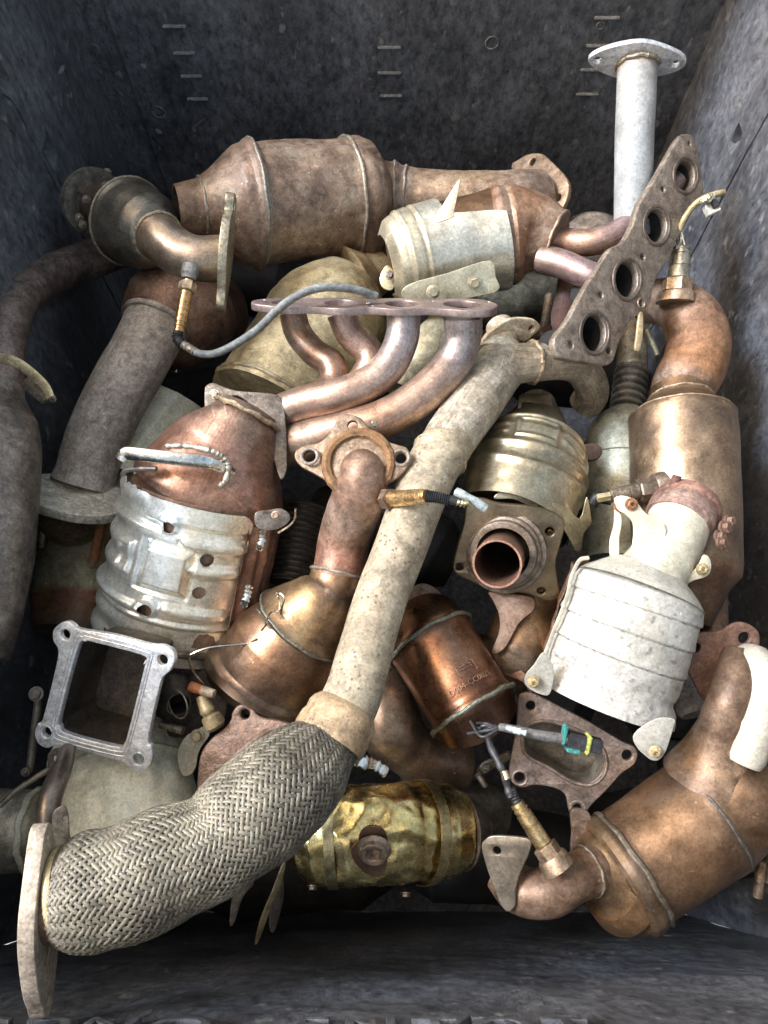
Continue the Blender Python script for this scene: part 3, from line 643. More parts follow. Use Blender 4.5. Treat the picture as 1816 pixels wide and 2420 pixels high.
def fdisp(q, s, u, v):
    d = 0
    def cap(q0, q1, s0, w_, hh, k=.0):
        x = max(q0, min(q1, q)); dd = math.hypot((q-x)*.8, (s-(s0+(x-q0)*k))); return hh*math.exp(-(dd/w_)**4)
    d += cap(-10, 92, 76, 15, 9, .03)+cap(20, 92, 136, 13, 9, .0)+cap(-20, 86, 238, 14, 9, .04)
    d += cap(-190, -75, 58, 9, -7)+cap(-40, 118, 50, 7, -5)+cap(-190, -80, 252, 10, 8)+cap(-190, 118, 272, 6, 4)
    bx = max(abs(q+45)-40, abs(s-150)-42); d += 9*(1-sm(bx, -4, 7)); d -= 4*(1-sm(abs(bx-14), 0, 7))
    bx = max(abs(q+135)-16, abs(s-150)-36); d += 6*(1-sm(bx, -3, 5)) - 5*(1-sm(max(abs(q+135)-6, abs(s-150)-24), -2, 4))
    d -= 4*(1-sm(abs(q+92), 3, 10))*(1-sm(abs(s-130), 20, 50))
    for hq, hs, hr in ((-57, 45, 22), (-63, 244, 22)): dd = math.hypot(q-hq, s-hs); d += 4*(1-sm(dd, hr-4, hr+5))
    d += 3*math.sin(s*.11)*sm(-q, 90, 150)
    return d*1.35
jag = [random.random() for _ in range(60)]
def fedge(u, v):
    k = int(u*40); e = (jag[k]-.5)*.03*(1-sm(u, .45, .6))*0+.015*noise.noise(Vector((u*18, 1.3, 0)))*(u > .42)+.02*noise.noise(Vector((u*40, 8, 0)))*(u > .55)
    r = 0
    if u < .06 : r = .05*(1-u/.06)**2        # rounded right corners
    vv = r+(1-2*r)*v
    uu = u+.012*noise.noise(Vector((v*14, 3, 0)))*(u > .9)
    return min(1, uu), vv+e*(1-v if v < .5 else -v)*1.0
shell(t, 'heat_shield', M['silver'], [(486, 1158, .475), (410, 1492, .375)], [(0, 184), (1, 180)], -39, 112, off=7, th=2.5, nu=150, nv=150, disp=fdisp, holes=[(-57, 55, 12.5), (35, 108, 14.5), (34, 186, 14.5), (-63, 250, 13)], edge=fedge, amp=.008,
      tfn=lambda q, s, u, v: tuple(np.array((.98, .90, .78))*sm(q, -60, 0)+np.array((.92, .98, 1.04))*(1-sm(q, -60, 0))))  # bluish daylight painted into the left of the tint, warmer tone right
def cor(q, s, u, v): return 5*math.sin(u*26)*(.6+.4*math.sin(v*3))
shell(t, 'side_shield', M['brown'], [(487, 1190, .465), (422, 1490, .38)], 180, -88, -34, off=5, th=2.5, nu=70, nv=60, disp=cor, tint=(1.1, .85, .72), amp=.02)
for (x0, y0, x1, y1) in ((624, 1255, 612, 1300), (590, 1385, 575, 1435)):
    pw(t, 'clip_spring', M['chrome'], [(x0, y0, .545), ((x0+x1)/2+2, (y0+y1)/2, .555), (x1, y1, .545)], 8, rf=lambda s: 1+.25*math.sin(s*30), flat=.5)
pg_ = [(420, 1470, .385), (405, 1530, .36), (350, 1590, .35), (290, 1660, .36)]
sweep(t, 'outlet_cone', M['mani'], pg_, [(0, 176, (.62, .52, .55)), (.10, 170, (.75, .66, .80)), (.2, 150, (.55, .45, .48)), (.5, 110, (.3, .25, .22)), (1, 95, (.3, .25, .22))], n=56, o1=True, wall=5)
bead(t, M['steel_d'], pf, .985, 178, 8, name='clamp_band', tint=(.8, .7, .6)); 
out = [(143, 1473), (160, 1469), (174, 1478), (188, 1487), (266, 1500), (353, 1523), (383, 1525), (407, 1537), (413, 1560), (402, 1585), (388, 1598), (378, 1620), (351, 1742), (358, 1765), (360, 1795), (347, 1820), (330, 1828), (310, 1820), (299, 1808), (285, 1800), (213, 1780), (147, 1762), (130, 1763), (110, 1768), (90, 1757), (82, 1733), (89, 1711), (101, 1699), (134, 1567), (136, 1533), (126, 1515), (126, 1490)]
opn = [(203, 1517), (215, 1517), (333, 1548), (344, 1563), (340, 1580), (303, 1728), (293, 1756), (275, 1765), (160, 1735), (142, 1718), (142, 1690), (184, 1533)]
nF = cdir(-.16, -.10, .97); cF = (240, 1645, .50)
sq = plate(t, 'square_flange', M['silver_b'], out, cF, nF, th=17, holes=[opn, (154, 1500, 12.5), (384, 1560, 13), (110, 1731, 12.5), (328, 1794, 14.5)], bev=2.5, tint=(1.3, 1.3, 1.34))
o_ = P(*cF); 
def inset(pts, k, c=(243, 1641)): return [(c[0]+(x-c[0])*k, c[1]+(y-c[1])*k) for x, y in pts]
for k, rr in ((1.09, 1.6), (1.17, 1.4)):
    pts = [on_plane(x, y, o_, nF) for x, y in inset(opn, k)]
    wtube(sq, 'raised_ridge', M['silver_b'], pts, rr*tof(o_)/FN, n=6, closed=True, K=5, tint=(1.05, 1.05, 1.1))
for (x, y) in ((154, 1500), (384, 1560), (110, 1731), (328, 1794)): ring(sq, 'hole_rim', M['silver_b'], (x, y, .5005), nF, 16, 1.6)
def duct(parent, name, mat, loop, center, n, depth, k=.96, tint=(1, 1, 1), K=5, wall=3, cap=False):
    o = P(*center); n = nrm(n); t_ = tof(o)/FN
    A = catmull([on_plane(x, y, o, n) for x, y in loop], K, closed=True); A = np.array(A); c = A.mean(0); V = []; F = []; m = len(A)
    for z, s in ((0, 1), (.3, 1), (.6, (1+k)/2), (1, k)):
        V += list(c+(A-c)*s-n*depth*z*t_)
    for z, s in ((1, k), (0, 1)):
        s2 = s*(1+wall/90); V += list(c+(A-c)*s2-n*(depth*z*t_+.0004))
    L_ = len(V)//m
    if cap: F.append(tuple(3*m+j for j in range(m)))
    for i in range(L_-1):
        for j in range(m): F.append((i*m+j, i*m+(j+1) % m, (i+1)*m+(j+1) % m, (i+1)*m+j))
    return mesh(name, V, F, mat, parent, None, np.tile(tint, (len(V), 1)))
duct(t, 'outlet_duct', M['dark'], inset(opn, 1.01), cF, nF, 150, .93, tint=(.8, .74, .68), cap=True)
# hanger rod
hr_ = [(548, 1120, .545), (522, 1103, .56), (470, 1090, .575), (400, 1082, .58), (330, 1074, .58), (297, 1072, .578), (287, 1086, .574)]
pw(t, 'hanger_rod', M['chrome'], hr_, 16, n=14, flat=.55, tint=(.95, .93, .9)); 
pw(t, 'hanger_rod', M['steel_d'], [(370, 1108, .565), (330, 1108, .562), (300, 1112, .556), (290, 1122, .55)], 6, n=8)
pw(t, 'weld_seam', M['weld'], [(395, 1055, .573), (440, 1054, .577), (500, 1066, .575), (530, 1082, .567), (541, 1105, .56), (534, 1135, .553), (520, 1150, .55)], 7, amp=.6, tint=(1.3, 1.3, 1.3))
# rear mounting plate and collector
plate(t, 'collector_flange', M['steel_d'], [(484, 920), (490, 909), (505, 904), (521, 910), (561, 923), (645, 930), (667, 948), (676, 1000), (679, 1080), (677, 1115), (662, 1130), (640, 1060), (612, 980), (560, 935), (520, 960), (490, 975), (484, 960)], (580, 990, .522), cdir(.1, .15, .98), th=12, bev=2.5, tint=(.95, .92, .9))
bolt(t, M['steel_d'], 507, 932, .532, cdir(0, .1, 1), 9, 8, tint=(2, 2, 1.9))
plate(t, 'lower_tab', M['steel_d'], [(605, 1212), (640, 1205), (664, 1202), (682, 1212), (686, 1228), (668, 1246), (635, 1254), (606, 1244)], (650, 1225, .52), cdir(.2, -.1, .97), th=8, bev=2)
bolt(t, M['steel_d'], 652, 1218, .53, cdir(0, 0, 1), 8, 6, tint=(1.4, 1.2, 1.1))
# runners
BL, PK, OR_ = (.80, .84, .98), (1.05, .90, .84), (1.15, .85, .68)
sweep(t, 'runner_pipe', M['mani'], [(1094, 748, .565), (1093, 800, .545), (1068, 862, .53), (1015, 920, .525), (950, 968, .52), (885, 998, .515), (800, 1018, .505), (715, 1045, .49), (640, 1060, .47)], [(0, 46, BL), (.16, 45, BL), (.28, 46, PK), (.55, 47, OR_), (.7, 47, (.95, .78, .7)), (1, 52, (.75, .68, .6))], n=36)
sweep(t, 'runner_pipe', M['mani'], [(955, 740, .56), (950, 800, .545), (920, 865, .535), (865, 910, .53), (790, 938, .525), (715, 955, .51), (640, 985, .49), (590, 1005, .47)], [(0, 40, BL), (.15, 40, BL), (.35, 42, PK), (.6, 43, (1.05, .85, .78)), (.8, 43, (.8, .72, .68)), (1, 44, (.6, .55, .5))], n=36)
sweep(t, 'runner_pipe', M['mani'], [(805, 738, .545), (828, 788, .53), (866, 825, .52), (878, 862, .515), (850, 910, .505)], [(0, 34, (.8, .66, .7)), (.4, 36, (1, .82, .8)), (1, 36, OR_)], n=32)
sweep(t, 'runner_pipe', M['mani'], [(692, 738, .53), (706, 788, .515), (742, 832, .51), (785, 862, .51), (788, 905, .505), (745, 945, .505)], [(0, 32, (.55, .46, .4)), (.4, 33, (.7, .56, .48)), (.6, 34, (1, .72, .58)), (1, 34, (.85, .68, .6))], n=32)
sweep(t, 'collector', M['mani'], [(720, 1020, .47), (650, 1020, .47), (590, 1010, .465)], [(0, 60, (.7, .6, .52)), (1, 80, (.6, .5, .44))], n=36)
plate(t, 'port_flange', M['mani'], [(-288, -20), (-250, -44), (-200, -60), (-150, -50), (-100, -62), (-60, -66), (-10, -50), (50, -66), (110, -52), (160, -58), (215, -72), (262, -62), (286, -20), (286, 20), (262, 58), (215, 72), (160, 60), (110, 50), (50, 66), (-10, 50), (-60, 66), (-100, 62), (-150, 50), (-200, 60), (-250, 44), (-288, 20)], (888, 716, .565), cdir(.015, .89, .45), th=17, bev=2.2, axes=cdir(1, .035, 0),
      holes=[(205, 0, 44), (62, 0, 40), (-82, 0, 38), (-212, 0, 32), (270, 30, 7), (135, 34, 6), (-10, -34, 6), (-268, 20, 6)], tint=(.9, .84, .93), K=4)
bolt(t, M['chrome'], 870, 716, .572, cdir(0, .9, .4), 6, 4)
for (pts) in ([(699, 1203, .53), (697, 1225, .535), (683, 1243, .54), (658, 1259, .535)],
              [(607, 1438, .51), (628, 1462, .52), (630, 1475, .52), (619, 1490, .51)], [(626, 1482, .515), (640, 1448, .53), (660, 1443, .535), (661, 1415, .54), (653, 1405, .545), (662, 1402, .545), (672, 1412, .545), (668, 1430, .54), (664, 1452, .53)],
              [(607, 1510, .49), (580, 1522, .485), (500, 1530, .50), (455, 1545, .50), (447, 1558, .495), (458, 1588, .48), (481, 1617, .47)]):
    pw(t, 'loose_wire', M['chrome'], pts, 2.6, n=6, tint=(.9, .85, .7))

# ================================================================== H  khaki can below the manifold
t = root('catalytic_converter', 'dusty yellow khaki converter with domed end, lying beneath the manifold pipes', 'catalytic converter', (720, 820, .24))
sweep(t, 'body', M['khaki'], [(838, 665, .37), (800, 720, .37), (640, 975, .37)], [(0, 60), (.05, 92), (.14, 118), (.26, 138), (.4, 148), (.96, 150), (.97, 156), (1, 156)], n=60, amp=.015, tint=(1.05, .98, .85))
bead(t, M['khaki'], [(838, 665, .37), (800, 720, .37), (640, 975, .37)], .965, 156, 5, name='end_bead', tint=(.8, .75, .7))
sweep(t, 'side_pipe', M['khaki'], [(1075, 760, .40), (1010, 830, .41), (950, 930, .40)], 52, n=32, tint=(1.05, 1.05, 1.05))
sweep(t, 'end_neck', M['khaki'], [(905, 640, .36), (830, 668, .37)], [(0, 50), (.5, 60), (1, 90)], n=32, tint=(.9, .75, .6))

# ================================================================== I + J  champagne shielded converter with four port flange
t = root('exhaust_manifold', 'copper brown converter in a smooth champagne shield with a four port flange, upper right', 'exhaust manifold', (1180, 560, .34))
I = t
pi_ = [(925, 622, .47), (1042, 593, .475), (1175, 560, .48)]
sweep(t, 'body', M['copper'], pi_, [(0, 60), (.05, 96), (.12, 112), (.9, 112), (1, 114)], n=60, tint=(.75, .6, .5))
sweep(t, 'outlet_cone', M['rust'], [(1160, 563, .48), (1250, 553, .485), (1318, 572, .49)], [(0, 110, (.9, .75, .8)), (.05, 122, (1, .8, .75)), (.13, 124, (1.1, 1, 1)), (.24, 116), (.3, 119, (1, .8, .7)), (.6, 102, (1.2, .95, .8)), (.9, 80), (1, 74, (.85, .7, .65))], n=60, amp=.02)
bead(t, M['weld'], [(1160, 563, .48), (1250, 553, .485), (1318, 572, .49)], .99, 76, 4, tint=(1.1, .9, .8))
def idisp(q, s, u, v):
    return -2.5*math.exp(-((s-38)/5)**2)-2.5*math.exp(-((s-78)/5)**2)+1.5*math.exp(-((s-86)/4)**2)+1.5*math.exp(-((s-46)/4)**2)+5*math.exp(-((u-.86)/.035)**2)
def iedge(u, v):
    v1 = 1.0
    if u < .40: v1 = .52+.46*sm(u, .30, .40)
    return u, v*v1
shell(t, 'heat_shield', M['champ'], [(912, 626, .475), (1042, 593, .475), (1176, 560, .48)], [(0, 68), (.06, 96), (.16, 111), (.3, 115), (.8, 118), (1, 124)], -100, 92, off=6, th=2.5, nu=110, nv=90, disp=idisp, edge=iedge, amp=.006, tint=(1, 1, 1), tfn=lambda q, s, u, v: (1.05, 1.06, 1.08) if s > 90 else (.95, .9, .82))
plate(t, 'shield_lip', M['champ'], [(968, 672), (1060, 645), (1158, 616), (1172, 655), (1181, 675), (1178, 685), (1168, 691), (1120, 702), (1060, 712), (990, 718), (950, 700)], (1070, 675, .51), cdir(.02, -.45, .89), th=3, bev=.8, tint=(.98, .95, .84), K=4)
bolt(t, M['champ'], 1122, 668, .513, cdir(0, -.45, .9), 12, 9, tint=(.8, .75, .65)); bolt(t, M['champ'], 1024, 690, .52, cdir(0, -.3, .9), 12, 12, tint=(.8, .75, .65))
# torn tab standing up from the shield
a_ = [(1030, 520), (1042, 492), (1083, 427), (1086, 440), (1073, 500), (1071, 512), (1040, 524)]
plate(t, 'torn_tab', M['champ'], a_, (1058, 480, .575), cdir(-.25, .1, .95), th=3, bev=.6, tint=(.75, .66, .64), K=4)
plate(t, 'mount_lug', M['champ'], [(897, 660), (903, 640), (915, 626), (930, 640), (935, 670), (925, 686), (905, 680)], (915, 655, .47), cdir(-.1, 0, 1), th=8, bev=2, tint=(.8, .75, .6)); bolt(t, M['steel_d'], 921, 650, .48, cdir(0, 0, 1), 8, 6)
VI = (.9, .78, .92)
sweep(t, 'runner_pipe', M['mani'], [(1290, 566, .49), (1340, 572, .495), (1400, 572, .505), (1455, 555, .51), (1510, 525, .51)], [(0, 34, (.8, .62, .55)), (.4, 33, (.85, .65, .55)), (.75, 33, VI), (1, 36, VI)], n=32)
sweep(t, 'runner_pipe', M['mani'], [(1280, 612, .49), (1330, 625, .50), (1385, 648, .51), (1440, 668, .51)], [(0, 36, (.75, .65, .65)), (.5, 35, VI), (1, 35, (.9, .85, 1.1))], n=32)
sweep(t, 'runner_pipe', M['mani'], [(1500, 540, .49), (1540, 480, .50), (1600, 430, .51)], [(0, 38, VI), (1, 36, (.7, .6, .7))], n=32)
sweep(t, 'runner_pipe', M['mani'], [(1350, 640, .44), (1340, 700, .44), (1330, 760, .46), (1350, 795, .48)], 28, n=28, tint=(.55, .42, .45))
out = [(1606, 323), (1620, 316), (1636, 319), (1646, 340), (1651, 367), (1659, 410), (1664, 445), (1658, 470), (1646, 487), (1623, 527), (1598, 573), (1583, 612), (1560, 643), (1546, 675), (1540, 707), (1526, 733), (1508, 745), (1490, 760), (1476, 783), (1463, 813), (1456, 837), (1448, 855), (1430, 863), (1385, 856), (1330, 848), (1316, 835), (1311, 800), (1343, 757), (1380, 687), (1410, 640), (1436, 597), (1450, 583), (1463, 578), (1478, 566), (1496, 533), (1506, 500), (1516, 475), (1538, 440), (1556, 410), (1580, 368)]
nJ = cdir(.50, .02, .86); cJ = (1500, 600, .545)
el = lambda cx, cy, rx, ry: [(cx+rx*math.cos(a), cy+ry*math.sin(a)) for a in np.linspace(0, 2*math.pi, 12, endpoint=False)]
ports = [(1621, 415, 22, 34), (1553, 533, 24, 38), (1483, 660, 26, 41), (1406, 787, 27, 42)]
pj = plate(t, 'port_flange', M['flange'], out, cJ, nJ, th=20, holes=[el(*p) for p in ports]+[(1631, 339, 5), (1568, 447, 6.5), (1520, 607, 7), (1421, 697, 7), (1516, 717, 8), (1350, 815, 8), (1440, 828, 8)], bev=4, K=3)
oJ = P(*cJ)
for p in ports:
    pts = [on_plane(x, y, oJ, nJ)+nJ*.0005 for x, y in el(p[0], p[1], p[2]+7, p[3]+8)]
    wtube(pj, 'port_rim', M['dark'], pts, .0022, n=8, closed=True, K=4, tint=(1.1, 1, .95), flat=.5, flatn=nJ)
    duct(pj, 'port_bore', M['black'], el(p[0], p[1], p[2]+1, p[3]+1), cJ, nJ, 150, .9, K=4, cap=True)
for (x, y) in ((1350, 815), (1516, 717), (1568, 447)): ring(pj, 'hole_rim', M['flange'], (x, y, .5452), nJ, 11, 2, tint=(1.2, 1.1, 1))
plate(t, 'support_strip', M['khaki'], [(1512, 742), (1521, 742), (1520, 790), (1513, 826), (1502, 824), (1506, 790)], (1512, 780, .545), cdir(.3, 0, 1), th=7, bev=1.5, tint=(1.1, 1, .9))

# ================================================================== K  copper converter with O2 elbow, right side
t = root('catalytic_converter', 'long copper brown converter with gooseneck elbow and sensor, upright against the right wall', 'catalytic converter', (1615, 1180, .28))
pk_ = [(1530, 715, .40), (1580, 715, .43), (1625, 742, .445), (1652, 800, .45), (1640, 865, .445), (1613, 915, .44), (1606, 950, .44)]
sweep(t, 'elbow_pipe', M['brown'], pk_, [(0, 50, (.9, .8, .7)), (.2, 60, (1.1, 1, .9)), (.45, 76, (.9, .75, .65)), (.6, 78, (.95, .72, .55)), (.8, 77, (1.2, .85, .55)), (.93, 73), (1, 74, (1.2, 1, .85))], n=48, amp=.02)
pk2_ = [(1606, 925, .44), (1612, 1000, .44), (1620, 1200, .43), (1622, 1480, .41)]
sweep(t, 'body', M['copper'], pk2_, [(0, 74, (.75, .65, .55)), (.05, 76, (.6, .5, .45)), (.055, 78), (.09, 96, (.6, .52, .45)), (.125, 122, (.62, .52, .45)), (.14, 130, (.9, .85, .8)), (.17, 131), (.75, 134), (.8, 130, (.8, .65, .6)), (.86, 100, (.5, .42, .4)), (1, 60, (.4, .35, .3))], n=60, amp=.012)
bead(t, M['weld'], pk2_, .05, 78, 4, tint=(1, .85, .7)); bead(t, M['weld'], pk2_, .135, 129, 3, tint=(.9, .75, .6))
for dx, rr in ((78, 5), (92, 4)):
    pw(t, 'side_seam', M['brown'], [(1620+dx*.92, 985, .475), (1622+dx, 1100, .475), (1626+dx, 1300, .465)], rr, n=8, tint=(.9, .8, .8))
sweep(t, 'outlet_pipe', M['brown'], [(1680, 1400, .40), (1685, 1560, .39)], [(0, 42), (.1, 40), (.15, 44), (.2, 40), (.55, 40), (.6, 44), (1, 44)], n=32, tint=(.55, .5, .45))
sensor(t, (1600, 690, .475), (1610, 585, .50), 24, cols=((1, 1, 1), (1.5, 1.3, 1.1)), nut=.3, body=M['steel_d2'])
pw(t, 'boss_ring', M['brown'], [(1572, 690, .475), (1598, 700, .48), (1628, 688, .475)], 10, tint=(.9, .8, .7))
for pts in ([(1606, 590, .505), (1600, 560, .51), (1608, 545, .515), (1618, 580, .51)], [(1612, 585, .505), (1606, 555, .515), (1603, 540, .52), (1612, 525, .52)], [(1600, 588, .505), (1608, 565, .515), (1601, 545, .515), (1605, 535, .52)]):
    pw(t, 'bare_wire', M['chrome'], pts, 3, n=6, tint=(1.1, 1.05, .9))
pw(t, 'sensor_cable', M['khaki'], [(1606, 545, .52), (1616, 520, .53), (1638, 488, .54), (1665, 468, .55), (1695, 458, .555), (1712, 455, .555)], 7.5, n=10, tint=(.85, .8, .65))
cpl = P(1682, 494, .55)
boxw('plug', cpl, cdir(.9, .4, .1)*.008, cdir(-.4, .9, 0)*.007, cdir(0, 0, 1)*.005, M['white'], t, .001)
boxw('plug_latch', cpl+cdir(.2, .5, .8)*.007, cdir(.9, .4, .1)*.004, cdir(-.4, .9, 0)*.005, cdir(0, 0, 1)*.002, M['black'], t, .0006)
pw(t, 'foil_wrap', M['chrome'], [(1655, 478, .557), (1672, 465, .56), (1688, 462, .56), (1672, 480, .56)], 6, n=7, amp=.6, tint=(1.1, 1.05, .9))
sensor(t, (1545, 1155, .47), (1440, 1172, .47), 20, cols=((.8, .78, .7), (.8, .75, .7)), body=M['steel_d'], nut=.35)
pw(t, 'wire_boot', M['rubber'], [(1446, 1180, .468), (1412, 1176, .465), (1398, 1190, .46)], 15, tint=(.8, .8, .8))
pw(t, 'connector', M['khaki'], [(1443, 1172, .476), (1412, 1178, .474)], 10, n=4, tint=(1.3, 1.3, 1.1))

# ================================================================== L  corrugated pipe with beige can behind
t = root('flexible_pipe', 'grey corrugated bellows pipe running down into a beige green muffler can, right of centre', 'exhaust pipe', (1470, 1100, .22))
pl = [(1495, 740, .33), (1494, 860, .34), (1480, 990, .34)]
bel = [(0, 36), (.5, 38), (.56, 38)]
for k in range(6): s = .58+k*.06; bel += [(s, 36, (1, 1, .9)), (s+.015, 42, (1.5, 1.5, 1.3)), (s+.03, 43, (1.6, 1.6, 1.4)), (s+.045, 36, (.6, .6, .55))]
bel += [(.95, 38), (1, 40)]
sweep(t, 'bellows_pipe', M['dark'], pl, bel, n=40, tint=(2.6, 2.6, 2.3), amp=0)
sweep(t, 'muffler_can', M['khaki'], [(1480, 975, .34), (1475, 1060, .34), (1462, 1330, .33)], [(0, 42), (.06, 66), (.13, 86), (.2, 92), (.36, 92), (.365, 88), (.9, 86), (1, 80)], n=56, tint=(.95, 1.08, 1.25), amp=.012)
sweep(t, 'side_strut', M['khaki'], [(1530, 780, .36), (1555, 840, .36)], 7, n=10)

# ================================================================== M  upright pale pipe
t = root('exhaust_pipe', 'straight pale grey pipe standing upright with an oval flange on its top end', 'exhaust pipe', (1496, 560, .38))
pm2 = [(1507, 150, .60), (1500, 330, .56), (1494, 560, .50)]
sweep(t, 'pipe', M['white'], pm2, [(0, 50, (.62, .48, .40)), (.035, 49, (.75, .62, .55)), (.07, 48, (.80, .79, .80)), (.5, 47, (.70, .74, .80)), (1, 44, (.66, .70, .76))], n=44, o0=True, amp=.01)
plate(t, 'oval_flange', M['silver_b'], [(115, 0), (100, 22), (50, 44), (0, 54), (-50, 44), (-92, 24), (-112, 0), (-92, -24), (-50, -44), (0, -54), (50, -44), (100, -22)], (1504, 147, .607), cdir(.10, .985, -.24), th=13, bev=2, axes=cdir(.98, .17, 0), tint=(.95, .95, 1), holes=[(92, 0, 9), (-90, 0, 9)])
bead(t, M['weld'], pm2, .02, 52, 5, tint=(.9, .85, .8))
bolt(t, M['steel_d'], 1600, 138, .60, cdir(.2, .8, .5), 7, 9, tint=(2.2, 2.1, 1.8), washer=False)

# grey domes behind the manifold
t = root('muffler', 'dark grey dome of a muffler showing behind the four port flange', 'muffler', (1400, 560, .22))
sweep(t, 'body', M['dark'], [(1400, 560, .42), (1390, 640, .30)], [(0, 30), (.1, 70), (.3, 92), (.8, 98), (1, 90)], n=44, tint=(1.5, 1.4, 1.3)); 
t = root('exhaust_pipe', 'dark sooty brown pipe end deep in the gap below the champagne shield', 'exhaust pipe', (1200, 720, .16))
sweep(t, 'body', M['dark'], [(1120, 720, .28), (1330, 700, .28)], [(0, 60), (.3, 70), (.5, 74), (1, 60)], n=40, tint=(.9, .95, .8))
sweep(t, 'strut', M['dark'], [(1300, 700, .33), (1280, 800, .33)], [(0, 12), (1, 9)], n=12, tint=(1.8, 1.7, 1.5))
sweep(t, 'elbow_stub', M['redbr'], [(1240, 800, .30), (1310, 790, .33)], 26, n=24, tint=(.7, .6, .55))

# ================================================================== N  long tan pipe with braided sleeve
t = root('flexible_exhaust_pipe', 'long sandy coloured pipe with a woven steel braid sleeve running diagonally to the lower left', 'exhaust pipe', (940, 1350, .40))
pn_ = [(1196, 826, .475), (1185, 862, .48), (1160, 895, .485), (1120, 955, .50), (1062, 1042, .515), (1020, 1110, .525), (985, 1190, .53), (945, 1300, .535), (899, 1417, .54), (860, 1550, .55), (835, 1640, .558), (798, 1712, .562)]
sweep(t, 'upper_pipe', M['tan2'], pn_[:6], [(0, 40, (.95, .95, .95)), (.08, 50), (.14, 62), (.3, 66), (.5, 66, (.85, .83, .8)), (.85, 62), (.9, 60), (1, 56)], n=48, amp=.02, bump=lambda s, p: (.03*math.sin(p*2+.8) if .1 < s < .85 else 0) - (.05*math.exp(-((p-.5)/.12)**2)+.04*math.exp(-((p-.9)/.1)**2))*sm(s, .25, .4)*(1-sm(s, .8, .9)))
sweep(t, 'main_pipe', M['tan'], pn_[4:], [(0, 62, (.9, .88, .82)), (.05, 64), (.075, 68, (1.1, 1.05, .95)), (.09, 64), (.6, 62), (.8, 65), (.93, 70), (1, 72, (1, .88, .74))], n=52, amp=.014)
bead(t, M['weld'], pn_[4:], .075, 66, 3.5, tint=(1.4, 1.3, 1.1))
pcl = [(820, 1672, .56), (775, 1752, .563)]
sweep(t, 'end_collar', M['tan'], pcl, [(0, 74), (.15, 84), (.3, 88), (.5, 86), (.62, 90), (.9, 92), (1, 90)], n=52, tint=(1, .84, .7), amp=.01)
sweep(t, 'branch_pipe', M['tan2'], [(1190, 862, .485), (1265, 856, .48), (1345, 858, .455), (1385, 885, .43), (1400, 925, .40), (1385, 955, .375)], [(0, 50), (.2, 46), (.3, 44), (1, 40, (.55, .52, .48))], n=40, amp=.02, o1=True, tint=(.8, .78, .74))
bead(t, M['weld'], [(1190, 862, .485), (1265, 856, .48), (1345, 858, .455)], .38, 48, 6, tint=(1.1, 1, .85))
sweep(t, 'flange_neck', M['tan2'], [(1170, 850, .48), (1192, 800, .475), (1180, 770, .47)], [(0, 50), (.5, 36), (1, 34)], n=32, tint=(.95, .93, .9))
plate(t, 'oval_flange', M['tan2'], [(1134, 824), (1150, 795), (1180, 770), (1212, 754), (1258, 755), (1275, 766), (1278, 777), (1262, 792), (1240, 808), (1225, 800), (1210, 790), (1180, 800), (1155, 820), (1136, 838)], (1205, 790, .49), cdir(.3, -.55, .75), th=13, bev=2.5, tint=(1.15, 1.08, .95), K=4, holes=[(1257, 777, 8)])
# braid
pbr = [(783, 1738, .563), (768, 1760, .565), (725, 1808, .572), (665, 1865, .58), (580, 1935, .588), (498, 2002, .594), (400, 2040, .60), (310, 2082, .604), (233, 2100, .606), (180, 2112, .606), (146, 2118, .606)]
prb = [(0, 78), (.04, 84), (.12, 110), (.22, 128), (.35, 133), (.44, 126), (.5, 120), (.56, 126), (.65, 137), (.8, 143), (.9, 142), (.96, 132), (1, 116)]
sweep(t, 'inner_liner', M['black'], pbr, [(s, r-8) for s, r in prb], n=48, amp=0, tint=(1.4, 1.3, 1.2))
def braid():
    ss, C, L = axis_path(pbr, [0, 1], 12, 440); T, N, B = frames(C); tt = np.array([tof(c) for c in C])/FN
    r = np.interp(ss, [p[0] for p in prb], [p[1] for p in prb])*tt*wcor(C, T)
    Nc = 42; S = len(C); k = 1.3; rm = np.mean(r)
    dphi = np.r_[0, np.cumsum(np.full(S-1, L/(S-1))*k/np.maximum(r[1:], .02))]
    V = []; F = []; U = []; TC = []; half = .00152
    for dirn in (1, -1):
        for i in range(Nc):
            base = len(V); ph0 = 2*math.pi*i/Nc
            for a in range(S):
                ph = ph0+dirn*dphi[a]; pp = 2*i+dirn*2*dphi[a]*Nc/(2*math.pi)
                o = math.sin(math.pi/2*pp+math.pi/4)*.00042*(1 if dirn > 0 else -1)
                d = math.cos(ph)*N[a]+math.sin(ph)*B[a]; tg = -math.sin(ph)*N[a]+math.cos(ph)*B[a]
                sd_ = nrm(T[a]*math.sin(math.atan(k))-dirn*tg*math.cos(math.atan(k)))
                q = C[a]+d*r[a]; jit = 1+.05*nz(q, 24, 8)+.022*nz(q, 60, 3); hw = half*(r[a]/rm)*(1+.15*nz(q, 200, i))
                c = C[a]+d*(r[a]*jit+o)
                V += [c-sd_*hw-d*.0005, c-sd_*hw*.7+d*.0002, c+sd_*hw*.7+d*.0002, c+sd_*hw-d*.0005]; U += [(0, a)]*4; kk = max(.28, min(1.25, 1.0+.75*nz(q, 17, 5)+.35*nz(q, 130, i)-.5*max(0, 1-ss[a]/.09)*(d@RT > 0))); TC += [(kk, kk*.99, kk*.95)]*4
            for a in range(S-1):
                for j in range(3):
                    x = base+a*4+j; F.append((x, x+1, x+5, x+4) if dirn > 0 else (x+4, x+5, x+1, x))
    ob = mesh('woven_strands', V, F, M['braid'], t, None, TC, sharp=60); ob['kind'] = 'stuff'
metal('braid', (.10, .085, .062), (.18, .155, .118), (.26, .228, .178), .25, (.42, .6), 26, .3, dust=((.20, .17, .11), .56, .7), dark=.55)
braid()
